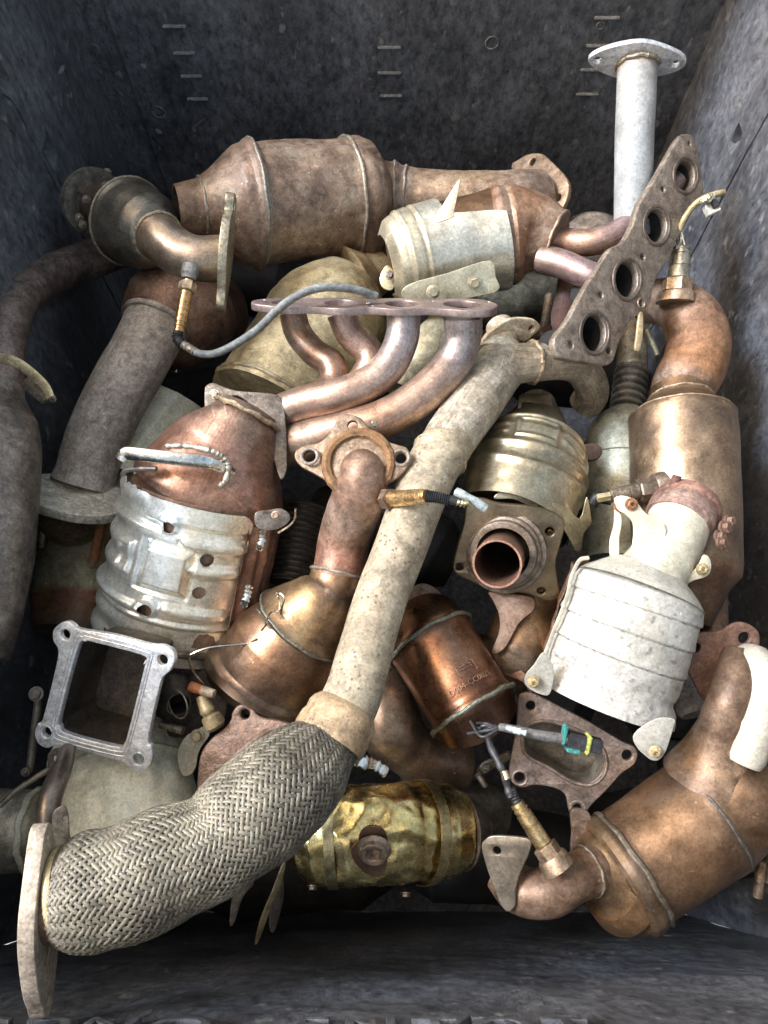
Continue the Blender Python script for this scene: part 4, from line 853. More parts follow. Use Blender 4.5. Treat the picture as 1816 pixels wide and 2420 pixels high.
sweep(t, 'sleeve_ring', M['khaki'], [(163, 2114, .606), (146, 2118, .606)], [(0, 122), (.5, 124), (1, 120)], n=52, tint=(1.2, 1.1, .95))
sweep(t, 'end_tube', M['brown'], [(150, 2118, .606), (110, 2122, .606)], [(0, 112), (.5, 112), (1, 108)], n=52, tint=(.95, .85, .75))
pfl = plate(t, 'end_flange', M['stone'], [(215, 0), (205, 26), (170, 50), (120, 78), (60, 108), (0, 118), (-60, 108), (-140, 82), (-190, 52), (-228, 30), (-240, 0), (-228, -30), (-190, -52), (-140, -82), (-60, -108), (0, -118), (60, -108), (120, -78), (170, -50), (205, -26)], (116, 2160, .606), cdir(.975, 0, -.17), th=36, bev=2.5, axes=cdir(.05, 1, .02), tint=(1.75, 1.5, 1.25), holes=[(-205, 8, 12), (185, 5, 11)])

# ================================================================== O  rusty elbow with triangular flange and sensor
t = root('catalytic_converter', 'reddish brown elbow converter with triangular flange and a brass sensor crossing the tan pipe', 'catalytic converter', (760, 1480, .24))
po = [(848, 1104, .545), (858, 1122, .55), (850, 1170, .535), (828, 1230, .51), (811, 1290, .49), (800, 1362, .48)]
sweep(t, 'elbow_pipe', M['brown'], po, [(0, 48, (.9, .75, .68)), (.12, 58, (.9, .78, .7)), (.25, 64, (.95, .8, .72)), (.45, 64), (.7, 62, (1.05, .8, .7)), (.92, 62, (1.15, .78, .68)), (1, 64, (.9, .75, .65))], n=44, amp=.016)
pod = [(802, 1350, .48), (790, 1390, .475), (758, 1430, .465), (722, 1472, .45), (670, 1540, .43), (630, 1600, .41), (608, 1640, .40)]
sweep(t, 'body', M['darkcop'], pod, [(0, 62, (1.4, 1.2, 1)), (.02, 66, (1.4, 1.2, 1)), (.09, 66, (1.2, 1.1, .95)), (.12, 62), (.18, 76, (2, 1.9, 1.5)), (.34, 104, (2, 1.9, 1.5)), (.40, 116, (1.5, 1.5, 1.3)), (.43, 122, (.9, .9, .85)), (.46, 117, (.9, .9, .85)), (.49, 119, (1.3, 1.1, .95)), (.62, 134, (1.5, 1.25, 1)), (.8, 140), (.84, 150, (.8, .8, .8)), (.92, 153, (.7, .75, .75)), (1, 130, (.6, .6, .6))], n=64, amp=.012)
bead(t, M['weld'], pod, .015, 66, 3.5); bead(t, M['weld'], pod, .43, 121, 3.5, tint=(.7, .7, .65))
nO = cdir(-.05, .25, .95)
fo = plate(t, 'triangle_flange', M['flange'], [(800, 985), (812, 978), (834, 980), (856, 990), (870, 1010), (905, 1038), (940, 1050), (962, 1058), (970, 1078), (966, 1098), (950, 1120), (922, 1140), (880, 1155), (835, 1152), (795, 1148), (745, 1120), (712, 1102), (697, 1082), (700, 1064), (722, 1052), (755, 1045), (782, 1020)], (835, 1065, .555), nO, th=14, bev=3, tint=(.95, .82, .68), K=4, holes=[(732, 1078, 14), (834, 1005, 12), (948, 1082, 13)])
ring(fo, 'rust_gasket', M['orange'], (848, 1095, .553), nO, 76, 13, tint=(.75, .72, .62), amp=.3)
for x, y in ((732, 1078), (834, 1005), (948, 1082)): ring(fo, 'hole_rim', M['stone'], (x, y, .5565), nO, 19, 4, tint=(1, .85, .75))
bolt(t, M['steel_d'], 882, 1003, .555, cdir(.5, .2, .8), 9, 10, tint=(1.6, 1.5, 1.3))
sb = P(893, 1180, .53)
lathe_at(t, 'sensor_boss', M['brown'], sb, P(1010, 1174, .578)-sb, [(-.012, .022), (0, .020), (.004, .0175), (.004, .015), (.008, .015), (.008, 0)], tint=(.95, .85, .78))
s_ = sensor(t, (912, 1180, .552), (1010, 1172, .592), 19, cols=((1.15, .95, .7), (.9, .75, .65)), boss=False, nut=.13)
pw(t, 'wire_boot', M['rubber'], [(1008, 1172, .592), (1035, 1176, .594), (1062, 1182, .594)], 13.5, rf=lambda s: 1+.13*math.sin(s*75), K=24, n=14)
pw(t, 'boot_collar', M['black'], [(1060, 1181, .594), (1084, 1186, .594)], 12)
pw(t, 'crimp_clip', M['chrome'], [(1080, 1186, .595), (1096, 1190, .595), (1108, 1190, .595)], 9, rf=lambda s: 1+.3*math.sin(s*25), tint=(1, .95, .75))
pw(t, 'clear_sleeve', M['clear'], [(1078, 1162, .59), (1098, 1172, .592), (1122, 1184, .592), (1148, 1202, .588)], 11, rf=lambda s: 1+.1*math.sin(s*9), tint=(.7, .74, .78))

# wire mesh flex section behind
t = root('flexible_pipe', 'small black ribbed flex joint deep between the brown converter and the rusty elbow', 'flex pipe', (700, 1290, .24))
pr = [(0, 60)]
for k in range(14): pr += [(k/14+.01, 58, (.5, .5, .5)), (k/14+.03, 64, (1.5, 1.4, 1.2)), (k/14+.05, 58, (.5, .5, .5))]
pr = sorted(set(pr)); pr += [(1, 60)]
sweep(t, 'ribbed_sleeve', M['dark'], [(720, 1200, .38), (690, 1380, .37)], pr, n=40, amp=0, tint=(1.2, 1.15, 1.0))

# ================================================================== Q  bronze shielded converter, centre right
t = root('catalytic_converter', 'bronze converter in a ribbed shield with square flange and round open copper mouth', 'catalytic converter', (1230, 1150, .30))
pq = [(1270, 955, .39), (1264, 1020, .41), (1240, 1110, .43), (1212, 1200, .435)]
sweep(t, 'body', M['bronze'], pq, [(0, 44, (.7, .7, .7)), (.1, 52, (.8, .8, .8)), (.25, 72, (.7, .65, .6)), (.48, 108, (.8, .8, .7)), (.6, 122), (1, 118, (.7, .6, .5))], n=56, amp=.012)
plate(t, 'top_bracket', M['bronze'], [(1228, 935), (1255, 930), (1300, 930), (1304, 945), (1312, 980), (1324, 1010), (1300, 1030), (1286, 980), (1280, 955), (1245, 950), (1234, 955), (1232, 990), (1225, 985)], (1270, 960, .445), cdir(.1, .35, .9), th=6, bev=1.2, tint=(.8, .75, .68), K=3)
def qdisp(q, s, u, v):
    d = 7*math.exp(-((s-6)/9)**2)+7*math.exp(-((s-100+.0008*q*q)/9)**2)+6*math.exp(-((s-142+.0010*q*q)/9)**2)
    bx = max(abs(q+2)-40, abs(s-52)-26); d += 5*math.exp(-((bx-2)/5)**2)
    for s0 in (40, 66): d += 5*math.exp(-((s-s0-(q-60)*.25)/7)**2)*sm(q, 50, 65)*(1-sm(q, 105, 118))+4*math.exp(-((s-s0)/7)**2)*sm(-q, 60, 72)*(1-sm(-q, 100, 115))
    return d
def qedge(u, v):
    k = sm(abs(u-.62), .0, .26)
    return u, v*(.62+.38*k) if u > .35 else v*(.62+.38*sm(.62-u, 0, .26))
shell(t, 'heat_shield', M['bronze'], [(1262, 1060, .435), (1240, 1140, .445), (1206, 1240, .45)], [(0, 112), (.2, 130), (.6, 136), (1, 136)], 100, -95, off=6, th=3, nu=120, nv=110, disp=qdisp, edge=None, amp=.012, tint=(1.08, 1.06, 1))
plate(t, 'shield_tail', M['bronze'], [(1308, 1190), (1340, 1200), (1372, 1225), (1388, 1175), (1398, 1225), (1396, 1240), (1380, 1262), (1374, 1298), (1363, 1302), (1355, 1290), (1340, 1262), (1318, 1225)], (1360, 1245, .485), cdir(.35, -.2, .9), th=4, bev=1, tint=(1.15, 1.12, 1.05), K=4)
plate(t, 'bolt_tab', M['champ'], [(1168, 1178), (1190, 1155), (1215, 1140), (1245, 1140), (1265, 1155), (1275, 1180), (1265, 1200), (1215, 1180)], (1225, 1170, .505), cdir(0, -.15, 1), th=5, bev=1.2, tint=(.85, .8, .68)); bolt(t, M['brass'], 1232, 1161, .51, cdir(0, -.1, 1), 12, 8, tint=(1, 1, .8))
plate(t, 'side_lug', M['redbr'], [(1360, 1060), (1385, 1048), (1410, 1047), (1424, 1060), (1420, 1078), (1400, 1088), (1370, 1078)], (1390, 1065, .44), cdir(0, .3, 1), th=14, bev=4, tint=(.4, .38, .36))
nQ = cdir(-.12, -.28, .95); cQ = (1200, 1310, .49)
plate(t, 'square_flange', M['bronze'], [(1105, 1190), (1135, 1178), (1180, 1190), (1240, 1195), (1290, 1205), (1325, 1222), (1335, 1245), (1325, 1290), (1315, 1330), (1320, 1375), (1325, 1410), (1300, 1422), (1255, 1410), (1210, 1400), (1150, 1390), (1085, 1362), (1070, 1340), (1080, 1290), (1095, 1240)], cQ, nQ, th=18, bev=5, tint=(.52, .44, .37), K=4, holes=[(1192, 1306, 62), (1299, 1257, 10), (1086, 1341, 8), (1279, 1397, 8)])
bolt(t, M['brass'], 1299, 1257, .494, nQ, 7, 5, tint=(.9, .8, .7), washer=False); ring(t, 'hole_rim', M['bronze'], (1299, 1257, .4915), nQ, 16, 3)
oQ = P(1192, 1305, .492); tq = tof(oQ)/FN; dQ = nrm(P(1175, 1330, .545)-oQ)
lathe_at(t, 'mouth_step', M['steel_d'], oQ, dQ, [(0, 100*tq), (6*tq, 98*tq), (8*tq, 90*tq), (14*tq, 86*tq), (16*tq, 80*tq), (30*tq, 77*tq), (32*tq, 72*tq), (32*tq, 62*tq)], segs=56, tint=(.75, .7, .65), cap=False)
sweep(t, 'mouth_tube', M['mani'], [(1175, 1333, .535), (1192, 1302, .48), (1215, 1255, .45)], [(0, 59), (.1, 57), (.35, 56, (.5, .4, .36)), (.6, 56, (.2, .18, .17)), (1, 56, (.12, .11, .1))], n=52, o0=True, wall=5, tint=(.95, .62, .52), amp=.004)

# ================================================================== R  copper elbow under it
t = root('exhaust_elbow', 'glossy copper elbow piece with a brown edge plate, under the bronze converter mouth', 'exhaust elbow', (1220, 1500, .26))
sweep(t, 'elbow', M['copper'], [(1265, 1415, .40), (1240, 1480, .41), (1205, 1560, .40), (1150, 1600, .36)], [(0, 70, (.5, .42, .36)), (.3, 76, (.8, .65, .5)), (.48, 80, (1.1, .9, .75)), (.52, 84, (.6, .6, .62)), (.56, 78), (1, 80, (.5, .4, .3))], n=48)
plate(t, 'edge_plate', M['brown'], [(1155, 1398), (1200, 1402), (1258, 1412), (1262, 1440), (1230, 1470), (1212, 1500), (1195, 1530), (1175, 1545), (1162, 1540), (1180, 1490), (1178, 1450), (1165, 1420)], (1200, 1460, .455), cdir(-.3, .2, .9), th=8, bev=2, tint=(.6, .5, .42), K=4)
plate(t, 'lower_plate', M['brown'], [(1162, 1540), (1178, 1548), (1250, 1600), (1255, 1640), (1235, 1612), (1190, 1590)], (1210, 1590, .43), cdir(-.2, .1, 1), th=6, bev=1.5, tint=(.7, .5, .4), K=4)

# ================================================================== S  copper can
t = root('catalytic_converter', 'shiny dark copper canister with rolled rims and stamped number, beside the tan pipe', 'catalytic converter', (1070, 1600, .28))
psn = [(1008, 1500, .44), (1020, 1516, .445), (1120, 1680, .45), (1130, 1697, .448)]
sweep(t, 'body', M['copper_s'], psn, [(0, 90, (.35, .38, .38)), (.05, 104, (.45, .5, .45)), (.08, 109, (.7, .75, .7)), (.11, 110, (.45, .48, .45)), (.14, 106, (.6, .6, .6)), (.18, 104), (.8, 104), (.84, 107, (.6, .55, .5)), (.87, 111, (.7, .75, .7)), (.91, 112, (.45, .48, .45)), (.95, 106, (.4, .4, .4)), (1, 84, (.3, .3, .3))], n=64, amp=.008)
bead(t, M['weld'], psn, .11, 110, 5, tint=(.5, .56, .53), name='rolled_rim'); bead(t, M['weld'], psn, .89, 111, 6, tint=(.5, .56, .52), name='rolled_rim')
ps_ = P(1098, 1633, .514); xd = nrm(P(1160, 1594, .50)-P(1056, 1636, .515))
def on_can(body, x, y, size, name):
    # lettering wrapped onto the can surface
    cu = bpy.data.curves.new("t", 'FONT'); cu.body = body; cu.size = 1; cu.extrude = .04; cu.align_x = 'CENTER'; cu.align_y = 'CENTER'; cu.resolution_u = 2; cu.offset = -.012
    ob = bpy.data.objects.new("t", cu); me = bpy.data.meshes.new_from_object(ob); V = np.zeros(len(me.vertices)*3); me.vertices.foreach_get("co", V); V = V.reshape(-1, 3); F = [tuple(p.vertices) for p in me.polygons]
    bpy.data.objects.remove(ob); bpy.data.curves.remove(cu); bpy.data.meshes.remove(me)
    a, b = P(*psn[1]), P(*psn[2]); ax = nrm(b-a); up = nrm(np.cross(np.cross(ax, CAM-a), ax)); bb = np.cross(ax, up); rr = 105*tof(a)/FN
    o = P(x, y, .5); s0 = np.dot(o-a, ax); q = np.dot(on_plane(x, y, a+up*rr*.9, up)-a, bb)/rr; a0 = math.asin(max(-.95, min(.95, q)))
    W = []
    for v in V:
        an = a0-v[0]*size/rr; s = s0-v[1]*size
        W.append(a+ax*s+(math.cos(an)*up+math.sin(an)*bb)*(rr+.0006+v[2]*.012))
    m_ = mesh(name, W, F, M['steel_d'], t, None, np.tile((1.0, .7, .55), (len(W), 1)), sharp=30); m_['kind'] = 'stuff'
    return m_
on_can("D004-CC002S", 1112, 1611, .0085, 'stamped_number')
on_can("[==]", 1100, 1575, .013, 'stamped_box')

# ================================================================== T  dark elbow below
t = root('exhaust_elbow', 'sooty dark brown ball shaped elbow tucked beneath the lower tan pipe and copper canister', 'exhaust elbow', (920, 1700, .20))
sweep(t, 'elbow', M['darkcop'], [(880, 1585, .36), (905, 1650, .39), (930, 1730, .39), (1000, 1790, .36), (1090, 1810, .34)], [(0, 60), (.2, 74), (.45, 78, (.9, .9, .85)), (.55, 70), (.6, 66, (1.6, 1.6, 1.4)), (.65, 66, (1.2, 1.1, 1)), (1, 70, (.7, .7, .6))], n=48, tint=(.9, .9, .85))
plate(t, 'bolt_flange', M['dark'], [(1108, 1835), (1145, 1805), (1180, 1790), (1200, 1780), (1206, 1795), (1170, 1815), (1130, 1840), (1112, 1848)], (1160, 1815, .37), cdir(-.3, -.5, .8), th=10, bev=2, tint=(2.2, 2.2, 2))
for (x, y) in ((1152, 1812), (1172, 1800)): bolt(t, M['steel_d'], x, y, .38, cdir(-.3, -.6, .7), 8, 10)
stud(t, M['steel_d'], (1130, 1830, .375), (1148, 1858, .37), 8)
t = root('scrap_pipe', 'black sooty pipe in the dark gap right of the gold foil wrapped converter', 'scrap pipe', (1080, 1900, .14))
sweep(t, 'body', M['dark'], [(960, 1830, .33), (1060, 1890, .32), (1180, 1930, .30)], [(0, 70), (.5, 80), (1, 70)], n=40, tint=(.7, .7, .65))
sweep(t, 'stub', M['dark'], [(1010, 1440, .30), (930, 1440, .30)], [(0, 50), (1, 60)], n=36, tint=(.8, .8, .75))
plate(t, 'dark_flange', M['dark'], [(960, 1400), (1000, 1380), (1040, 1400), (1052, 1440), (1030, 1455), (1010, 1430), (980, 1430), (950, 1440)], (1000, 1420, .40), cdir(0, -.2, 1), th=8, bev=2, tint=(1.2, 1.05, 1))

# ================================================================== U  gold foil converter
t = root('catalytic_converter', 'converter wrapped in crumpled shiny gold foil with a round threaded port', 'catalytic converter', (890, 1970, .24))
pu = [(690, 1985, .40), (900, 1968, .41), (1118, 1960, .39)]
def ub(s, p): return -.09*abs(noise.noise(Vector((s*7+4, math.cos(p)*1.8, math.sin(p)*1.8))))-.03*abs(noise.noise(Vector((s*15, math.cos(p)*3.4, math.sin(p)*3.4+3))))+ .035*noise.noise(Vector((s*7, math.cos(p)*3, math.sin(p)*3)))+.004*noise.noise(Vector((s*22, math.cos(p)*8, math.sin(p)*8)))
sweep(t, 'foil_wrap', M['gold'], pu, [(0, 60, (.7, .6, .5)), (.06, 96, (.9, .85, .75)), (.15, 118), (.35, 124), (.62, 124), (.66, 121, (.6, .5, .4)), (.7, 123), (.85, 116), (.95, 92, (.9, .9, .9)), (1, 60, (.4, .35, .3))], n=96, amp=0, bump=ub, m=90, sharp=80)
pub = [(882, 1970, .41), (1110, 1960, .39)]
for (s0, s1) in ((.46, .56),):
    a = [(882+228*s0, 1970-10*s0, .41), (882+228*s1, 1970-10*s1, .405)]
    shell(t, 'foil_strap', M['goldband'], a, 124, -100, 100, off=3, th=2, nu=60, nv=6, tint=(.9, .85, .75), amp=.012)
shell(t, 'foil_strap', M['goldband'], [(772, 1978, .407), (795, 1976, .407)], 120, -80, 100, off=3, th=2, nu=60, nv=6, amp=.012)
nU = cdir(-.05, -.35, .93)
plate(t, 'port_plate', M['copper'], [(845, 1990), (852, 1968), (870, 1954), (895, 1955), (912, 1970), (918, 2000), (915, 2040), (905, 2070), (870, 2068), (840, 2040), (830, 2010)], (880, 2008, .482), nU, th=6, bev=1.5, tint=(.75, .62, .6))
oU = P(884, 2007, .486); tu = tof(oU)/FN
lathe_at(t, 'threaded_port', M['steel_d'], oU, nU, [(0, 42*tu), (3*tu, 40*tu), (8*tu, 34*tu), (18*tu, 32*tu), (20*tu, 29*tu), (20*tu, 19*tu), (16*tu, 17*tu), (-10*tu, 16*tu), (-10*tu, 0)], segs=40, tint=(1.35, 1.25, 1.2))
bolt(t, M['steel_d'], 960, 2112, .40, cdir(0, -.8, .5), 10, 8); bolt(t, M['steel_d'], 740, 2095, .40, cdir(0, -.8, .5), 10, 8)
sweep(t, 'end_cone', M['dark'], [(1090, 1962, .395), (1135, 1958, .385)], [(0, 96), (1, 60)], n=40)
t = root('foil_scrap', 'torn strip of silver foil above the gold wrapped converter', 'foil', (870, 1805, .40))
wtube(t, 'strip', M['chrome'], [P(838, 1792, .49), P(860, 1802, .49), P(885, 1806, .48), P(915, 1826, .47)], .0055, n=7, amp=.5, flat=.3, K=10, tint=(1.15, 1.2, 1.2))

# ================================================================== V + W  white shielded converter with two sided outlet flange
t = root('catalytic_converter', 'big converter in a chalky white shield with chipped ribs, tilted over an oblong port flange', 'catalytic converter', (1460, 1520, .38))
pv = [(1512, 1388, .51), (1470, 1515, .49), (1425, 1640, .465)]
def vdisp(q, s, u, v):
    d = 0
    for s0 in (62, 122, 186): d += -3.5*(1-sm(abs(s-s0), 0, 4))+3.2*sm(s, s0-26, s0-5)*(1-sm(s, s0-2, s0+1))
    d -= 6*math.exp(-((s-232-.0009*q*q)/13)**2); d += 8*sm(s, 248, 278); d += 3*math.exp(-((s-12)/8)**2)
    if s > 225: d += 1.6*math.sin(q*.22+s*.1)*noise.noise(Vector((q*.03, s*.03, 0)))
    d += 1.2*noise.noise(Vector((q*.04, s*.04, 3)))+.7*noise.noise(Vector((q*.12, s*.12, 3)))
    return d
def vt(q, s, u, v):
    k = 1.0
    for s0 in (62, 122, 186):
        if abs(s-s0) < 2.2 and noise.noise(Vector((q*.09, s0, 0))) > .08: k = .62
    n_ = noise.noise(Vector((q*.07, s*.07, 11)))
    if n_ > .5: k = .6
    w_ = noise.noise(Vector((q*.011, s*.011, 4)))
    return (k*(1-.02*w_), k*(1-.04*w_-.02), k*(1-.10*w_-.05))
sweep(t, 'body', M['brown'], pv, [(0, 100), (.08, 140), (.15, 150), (1, 152)], n=56, tint=(.9, .8, .7))
shell(t, 'heat_shield', M['white'], [(1514, 1378, .512), (1470, 1512, .49), (1420, 1652, .465)], [(0, 120), (.04, 146), (.1, 160), (.5, 163), (.86, 164), (1, 172)], 100, -112, off=3, th=3, nu=150, nv=150, disp=vdisp, amp=.006, tfn=vt)
shell(t, 'rear_shield', M['brown'], [(1514, 1382, .505), (1470, 1515, .47), (1425, 1650, .42)], 170, 84, 125, off=5, th=3, nu=24, nv=50, disp=lambda q, s, u, v: 5*math.sin(u*9), tint=(1.15, 1, .85), amp=.03)
pw(t, 'seam_lip', M['white'], [(1392, 1318, .53), (1370, 1325, .53), (1352, 1362, .53), (1342, 1405, .525), (1328, 1445, .52), (1310, 1490, .51), (1293, 1535, .50), (1285, 1560, .495)], 5, n=8, tint=(1, .94, .82), flat=.6)
for (poly, c) in (([(1284, 1542), (1300, 1560), (1310, 1590), (1300, 1640), (1275, 1640), (1248, 1625), (1240, 1608), (1246, 1590), (1262, 1572)], (1262, 1612)), ([(1594, 1700), (1592, 1720), (1580, 1760), (1572, 1780), (1560, 1795), (1545, 1798), (1530, 1790), (1505, 1765), (1500, 1735), (1550, 1700)], (1549, 1777))):
    plate(t, 'bolt_lug', M['white'], poly, (c[0], c[1], .525 if c[0] < 1300 else .53), cdir(-.05, -.15, 1), th=5, bev=1.5, tint=(1, .97, .9), K=4)
    bolt(t, M['khaki'], c[0], c[1], .531 if c[0] < 1300 else .536, cdir(-.05, -.1, 1), 11, 9, tint=(1.1, 1.0, .85), hole=True)
# neck
sweep(t, 'shoulder', M['white'], [(1533, 1340, .515), (1512, 1396, .508)], [(0, 82), (.35, 112), (.7, 140), (1, 160)], n=52, tint=(1, .97, .9), amp=.02)
pvn = [(1606, 1232, .50), (1585, 1285, .51), (1548, 1350, .515), (1520, 1400, .515)]
sweep(t, 'neck_shield', M['cream'], pvn, [(0, 78), (.1, 76), (.5, 76), (.75, 84), (1, 104)], n=48, tint=(1.05, 1.04, 1.0), amp=.03)
sweep(t, 'neck_flange', M['redbr'], [(1622, 1200, .49), (1608, 1226, .498), (1600, 1240, .50)], [(0, 84, (1.3, 1.1, 1.1)), (.35, 88, (1.3, 1.1, 1.1)), (.5, 84), (.7, 86, (1.5, 1.6, 1.7)), (1, 82, (1.5, 1.6, 1.7))], n=52, amp=.03, o0=True, wall=22)
stud(t, M['redbr'], (1583, 1168, .51), (1601, 1124, .52), 12, tint=(1.1, 1, 1.1))
for (x, y, r) in ((1713, 1248, 14), (1700, 1268, 12), (1722, 1232, 11), (1706, 1285, 13)):
    bolt(t, M['redbr'], x, y, .515, cdir(.5, .1, .8), r, 14, tint=(.8, .75, .7))
plate(t, 'neck_arm', M['cream'], [(1452, 1180), (1462, 1172), (1480, 1172), (1502, 1182), (1520, 1205), (1535, 1218), (1560, 1225), (1575, 1260), (1545, 1300), (1525, 1330), (1495, 1345), (1490, 1320), (1497, 1270), (1495, 1235), (1478, 1215), (1462, 1205)], (1500, 1230, .545), cdir(-.1, .05, 1), th=6, bev=2, tint=(1.1, 1.08, 1.02), K=4)
bolt(t, M['brown'], 1493, 1192, .552, cdir(0, 0, 1), 11, 8, tint=(1.3, .9, .6), hole=True)
ring(t, 'rust_ring', M['orange'], (1470, 1192, .546), cdir(-.3, .2, 1), 14, 6, tint=(.7, .5, .4))
plate(t, 'arm_rib', M['cream'], [(1453, 1182), (1462, 1200), (1470, 1230), (1464, 1270), (1462, 1320), (1443, 1320), (1440, 1280), (1450, 1240)], (1455, 1250, .53), cdir(-.5, 0, .85), th=5, bev=1.5, tint=(.9, .84, .72), K=4)
plate(t, 'side_ear', M['cream'], [(1655, 1330), (1664, 1312), (1676, 1316), (1682, 1335), (1678, 1355), (1665, 1365), (1640, 1372), (1615, 1385), (1625, 1360), (1645, 1345)], (1660, 1345, .53), cdir(.1, 0, 1), th=5, bev=1.5, tint=(1.05, 1, .9), K=4)
bolt(t, M['khaki'], 1660, 1345, .536, cdir(.1, 0, 1), 11, 8, tint=(1.1, 1, .8), hole=True)
# outlet flange
ow = [(1232, 1640), (1262, 1640), (1320, 1668), (1400, 1710), (1470, 1752), (1500, 1765), (1508, 1785), (1498, 1808), (1470, 1828), (1445, 1856), (1420, 1882), (1396, 1906), (1385, 1925), (1366, 1932), (1348, 1922), (1342, 1900), (1335, 1877), (1309, 1862), (1265, 1856), (1235, 1862), (1212, 1851), (1204, 1828), (1208, 1790), (1218, 1735), (1222, 1690), (1224, 1655)]
od = [(1244, 1735), (1258, 1718), (1290, 1710), (1340, 1720), (1400, 1750), (1422, 1778), (1426, 1812), (1412, 1838), (1385, 1850), (1345, 1840), (1300, 1812), (1258, 1790), (1245, 1770)]
nW = cdir(-.08, .02, 1); cW = (1350, 1790, .43)
fw = plate(t, 'outlet_flange', M['flange'], ow, cW, nW, th=15, bev=3, tint=(.9, .82, .82), K=4, holes=[od, (1255, 1668, 11), (1483, 1785, 12), (1229, 1838, 12), (1365, 1910, 10)])
oW = P(*cW)
for (x, y) in ((1255, 1668), (1483, 1785), (1229, 1838), (1365, 1910)): ring(fw, 'hole_rim', M['flange'], (x, y, .431), nW, 17, 3, tint=(1.1, 1, 1))
wtube(fw, 'port_rim', M['flange'], [on_plane(x, y, oW, nW) for x, y in inset(od, 1.08, (1338, 1785))], .0022, n=8, closed=True, K=5, tint=(.85, .8, .8))
duct(t, 'outlet_port', M['dark'], inset(od, 1.0, (1338, 1785)), cW, nW, 55, .92, tint=(1.5, 1.5, 1.4))
plate(t, 'catalyst_face', M['dark'], inset(od, 1.15, (1338, 1785)), (1338, 1785, .39), nW, th=4, tint=(1.2, 1.15, 1.0))

# ================================================================== connector with wires, on top of W
t = root('wiring_connector', 'black plug with teal tip and yellow ring on a dark conduit, over the oblong flange', 'wiring connector', (1300, 1740, .50))
pw(t, 'conduit', M['cable'], [(1182, 1718, .515), (1205, 1722, .52), (1240, 1730, .525), (1290, 1740, .53), (1345, 1748, .53)], 12, n=14, tint=(.55, .52, .52), rf=lambda s: .8+.3*s)
pw(t, 'wrap', M['clear'], [(1198, 1720, .53), (1225, 1728, .535), (1245, 1733, .538)], 7, amp=.5, tint=(.9, .95, 1))
cc = P(1366, 1752, .53); X_, Y_, Z_ = cdir(.97, -.2, 0), cdir(.2, .97, 0), cdir(0, 0, 1)
boxw('plug_body', cc, X_*.011, Y_*.0072, Z_*.007, M['rubber'], t, .0015)
boxw('teal_lock', cc+X_*-.004+Y_*-.008+Z_*.002, X_*.0065, Y_*.0022, Z_*.005, M['green'], t, .001)
boxw('teal_latch', cc+X_*-.014+Y_*.004, X_*.002, Y_*.009, Z_*.005, M['green'], t, .001)
boxw('yellow_seal', cc+X_*.0085, X_*.0022, Y_*.0088, Z_*.0085, M['yellow'], t, .0015)
boxw('plug_tail', cc+X_*.015, X_*.007, Y_*.0065, Z_*.006, M['rubber'], t, .001)
for k in range(6):
    a = [(1120+random.uniform(-15, 25), 1715+random.uniform(-15, 20), .50), (1150+random.uniform(-15, 15), 1730+random.uniform(-25, 15), .515), (1185, 1720, .515), (1205+random.uniform(-8, 8), 1724, .52)]
    pw(t, 'thin_wire', M['rubber'], a, 3.5, n=7, tint=(1.8, 1.8, 1.8))
pw(t, 'wire_harness', M['rubber'], [(1150, 1725, .50), (1160, 1765, .505), (1178, 1800, .51), (1192, 1830, .51), (1200, 1860, .505), (1208, 1885, .505)], 9, n=10, rf=lambda s: 1+.12*math.sin(s*30), tint=(1.6, 1.5, 1.4))
pw(t, 'splice', M['brass'], [(1192, 1822, .512), (1199, 1842, .512)], 10, n=10)

# ================================================================== X + Y  bottom right copper converter
t = root('catalytic_converter', 'large smooth copper converter with sensor and white shielded inlet elbow, bottom right corner', 'catalytic converter', (1580, 2000, .28))
px_ = [(1440, 2086, .42), (1478, 2062, .42), (1676, 1926, .43), (1745, 1880, .44), (1790, 1840, .44)]
sweep(t, 'body', M['copper'], px_, [(0, 118, (.6, .52, .45)), (.03, 148, (.8, .65, .5)), (.06, 162, (.75, .68, .6)), (.11, 164, (.65, .58, .5)), (.14, 160, (.5, .5, .48)), (.17, 155, (.62, .52, .46)), (.4, 158, (.85, .68, .55)), (.62, 160, (.62, .52, .48)), (.645, 160, (.45, .45, .48)), (.68, 158, (.5, .5, .52)), (.7, 156, (.7, .6, .5)), (.86, 142, (.6, .5, .45)), (1, 105, (.5, .45, .4))], n=72, amp=.012, tint=None)
bead(t, M['weld'], px_, .15, 157, 8, tint=(.42, .38, .34)); bead(t, M['weld'], px_, .66, 158, 5, tint=(.35, .34, .34), name='seam_bead')
sweep(t, 'inlet_pipe', M['brown'], [(1750, 1560, .49), (1735, 1620, .50), (1712, 1690, .49), (1695, 1760, .47), (1680, 1830, .45)], [(0, 50), (.3, 54), (.6, 60), (.8, 84, (1.2, 1.1, .9)), (1, 120)], n=44, tint=(.5, .43, .36), amp=.02)
pws = [(1790, 1560, .50), (1792, 1620, .51), (1770, 1700, .505), (1748, 1790, .49)]
sweep(t, 'white_elbow_shield', M['white'], [(1742, 1545, .485), (1782, 1575, .50), (1800, 1635, .505), (1786, 1715, .50), (1752, 1800, .485)], [(0, 20), (.04, 34), (.15, 50), (.3, 56), (.66, 54), (.7, 58), (.74, 55), (.95, 58), (1, 52)], n=48, tint=(.98, .92, .82), amp=.03, flat=.9)
plate(t, 'inlet_flange', M['redbr'], [(1625, 1510), (1655, 1497), (1690, 1494), (1715, 1486), (1743, 1472), (1770, 1475), (1793, 1493), (1797, 1517), (1795, 1550), (1815, 1600), (1822, 1650), (1760, 1670), (1700, 1668), (1668, 1660), (1640, 1610), (1620, 1570), (1630, 1540)], (1730, 1570, .475), cdir(.05, -.1, 1), th=12, bev=3, K=4, holes=[(1760, 1508, 14), (1646, 1532, 12)], tint=(.95, .85, .8))
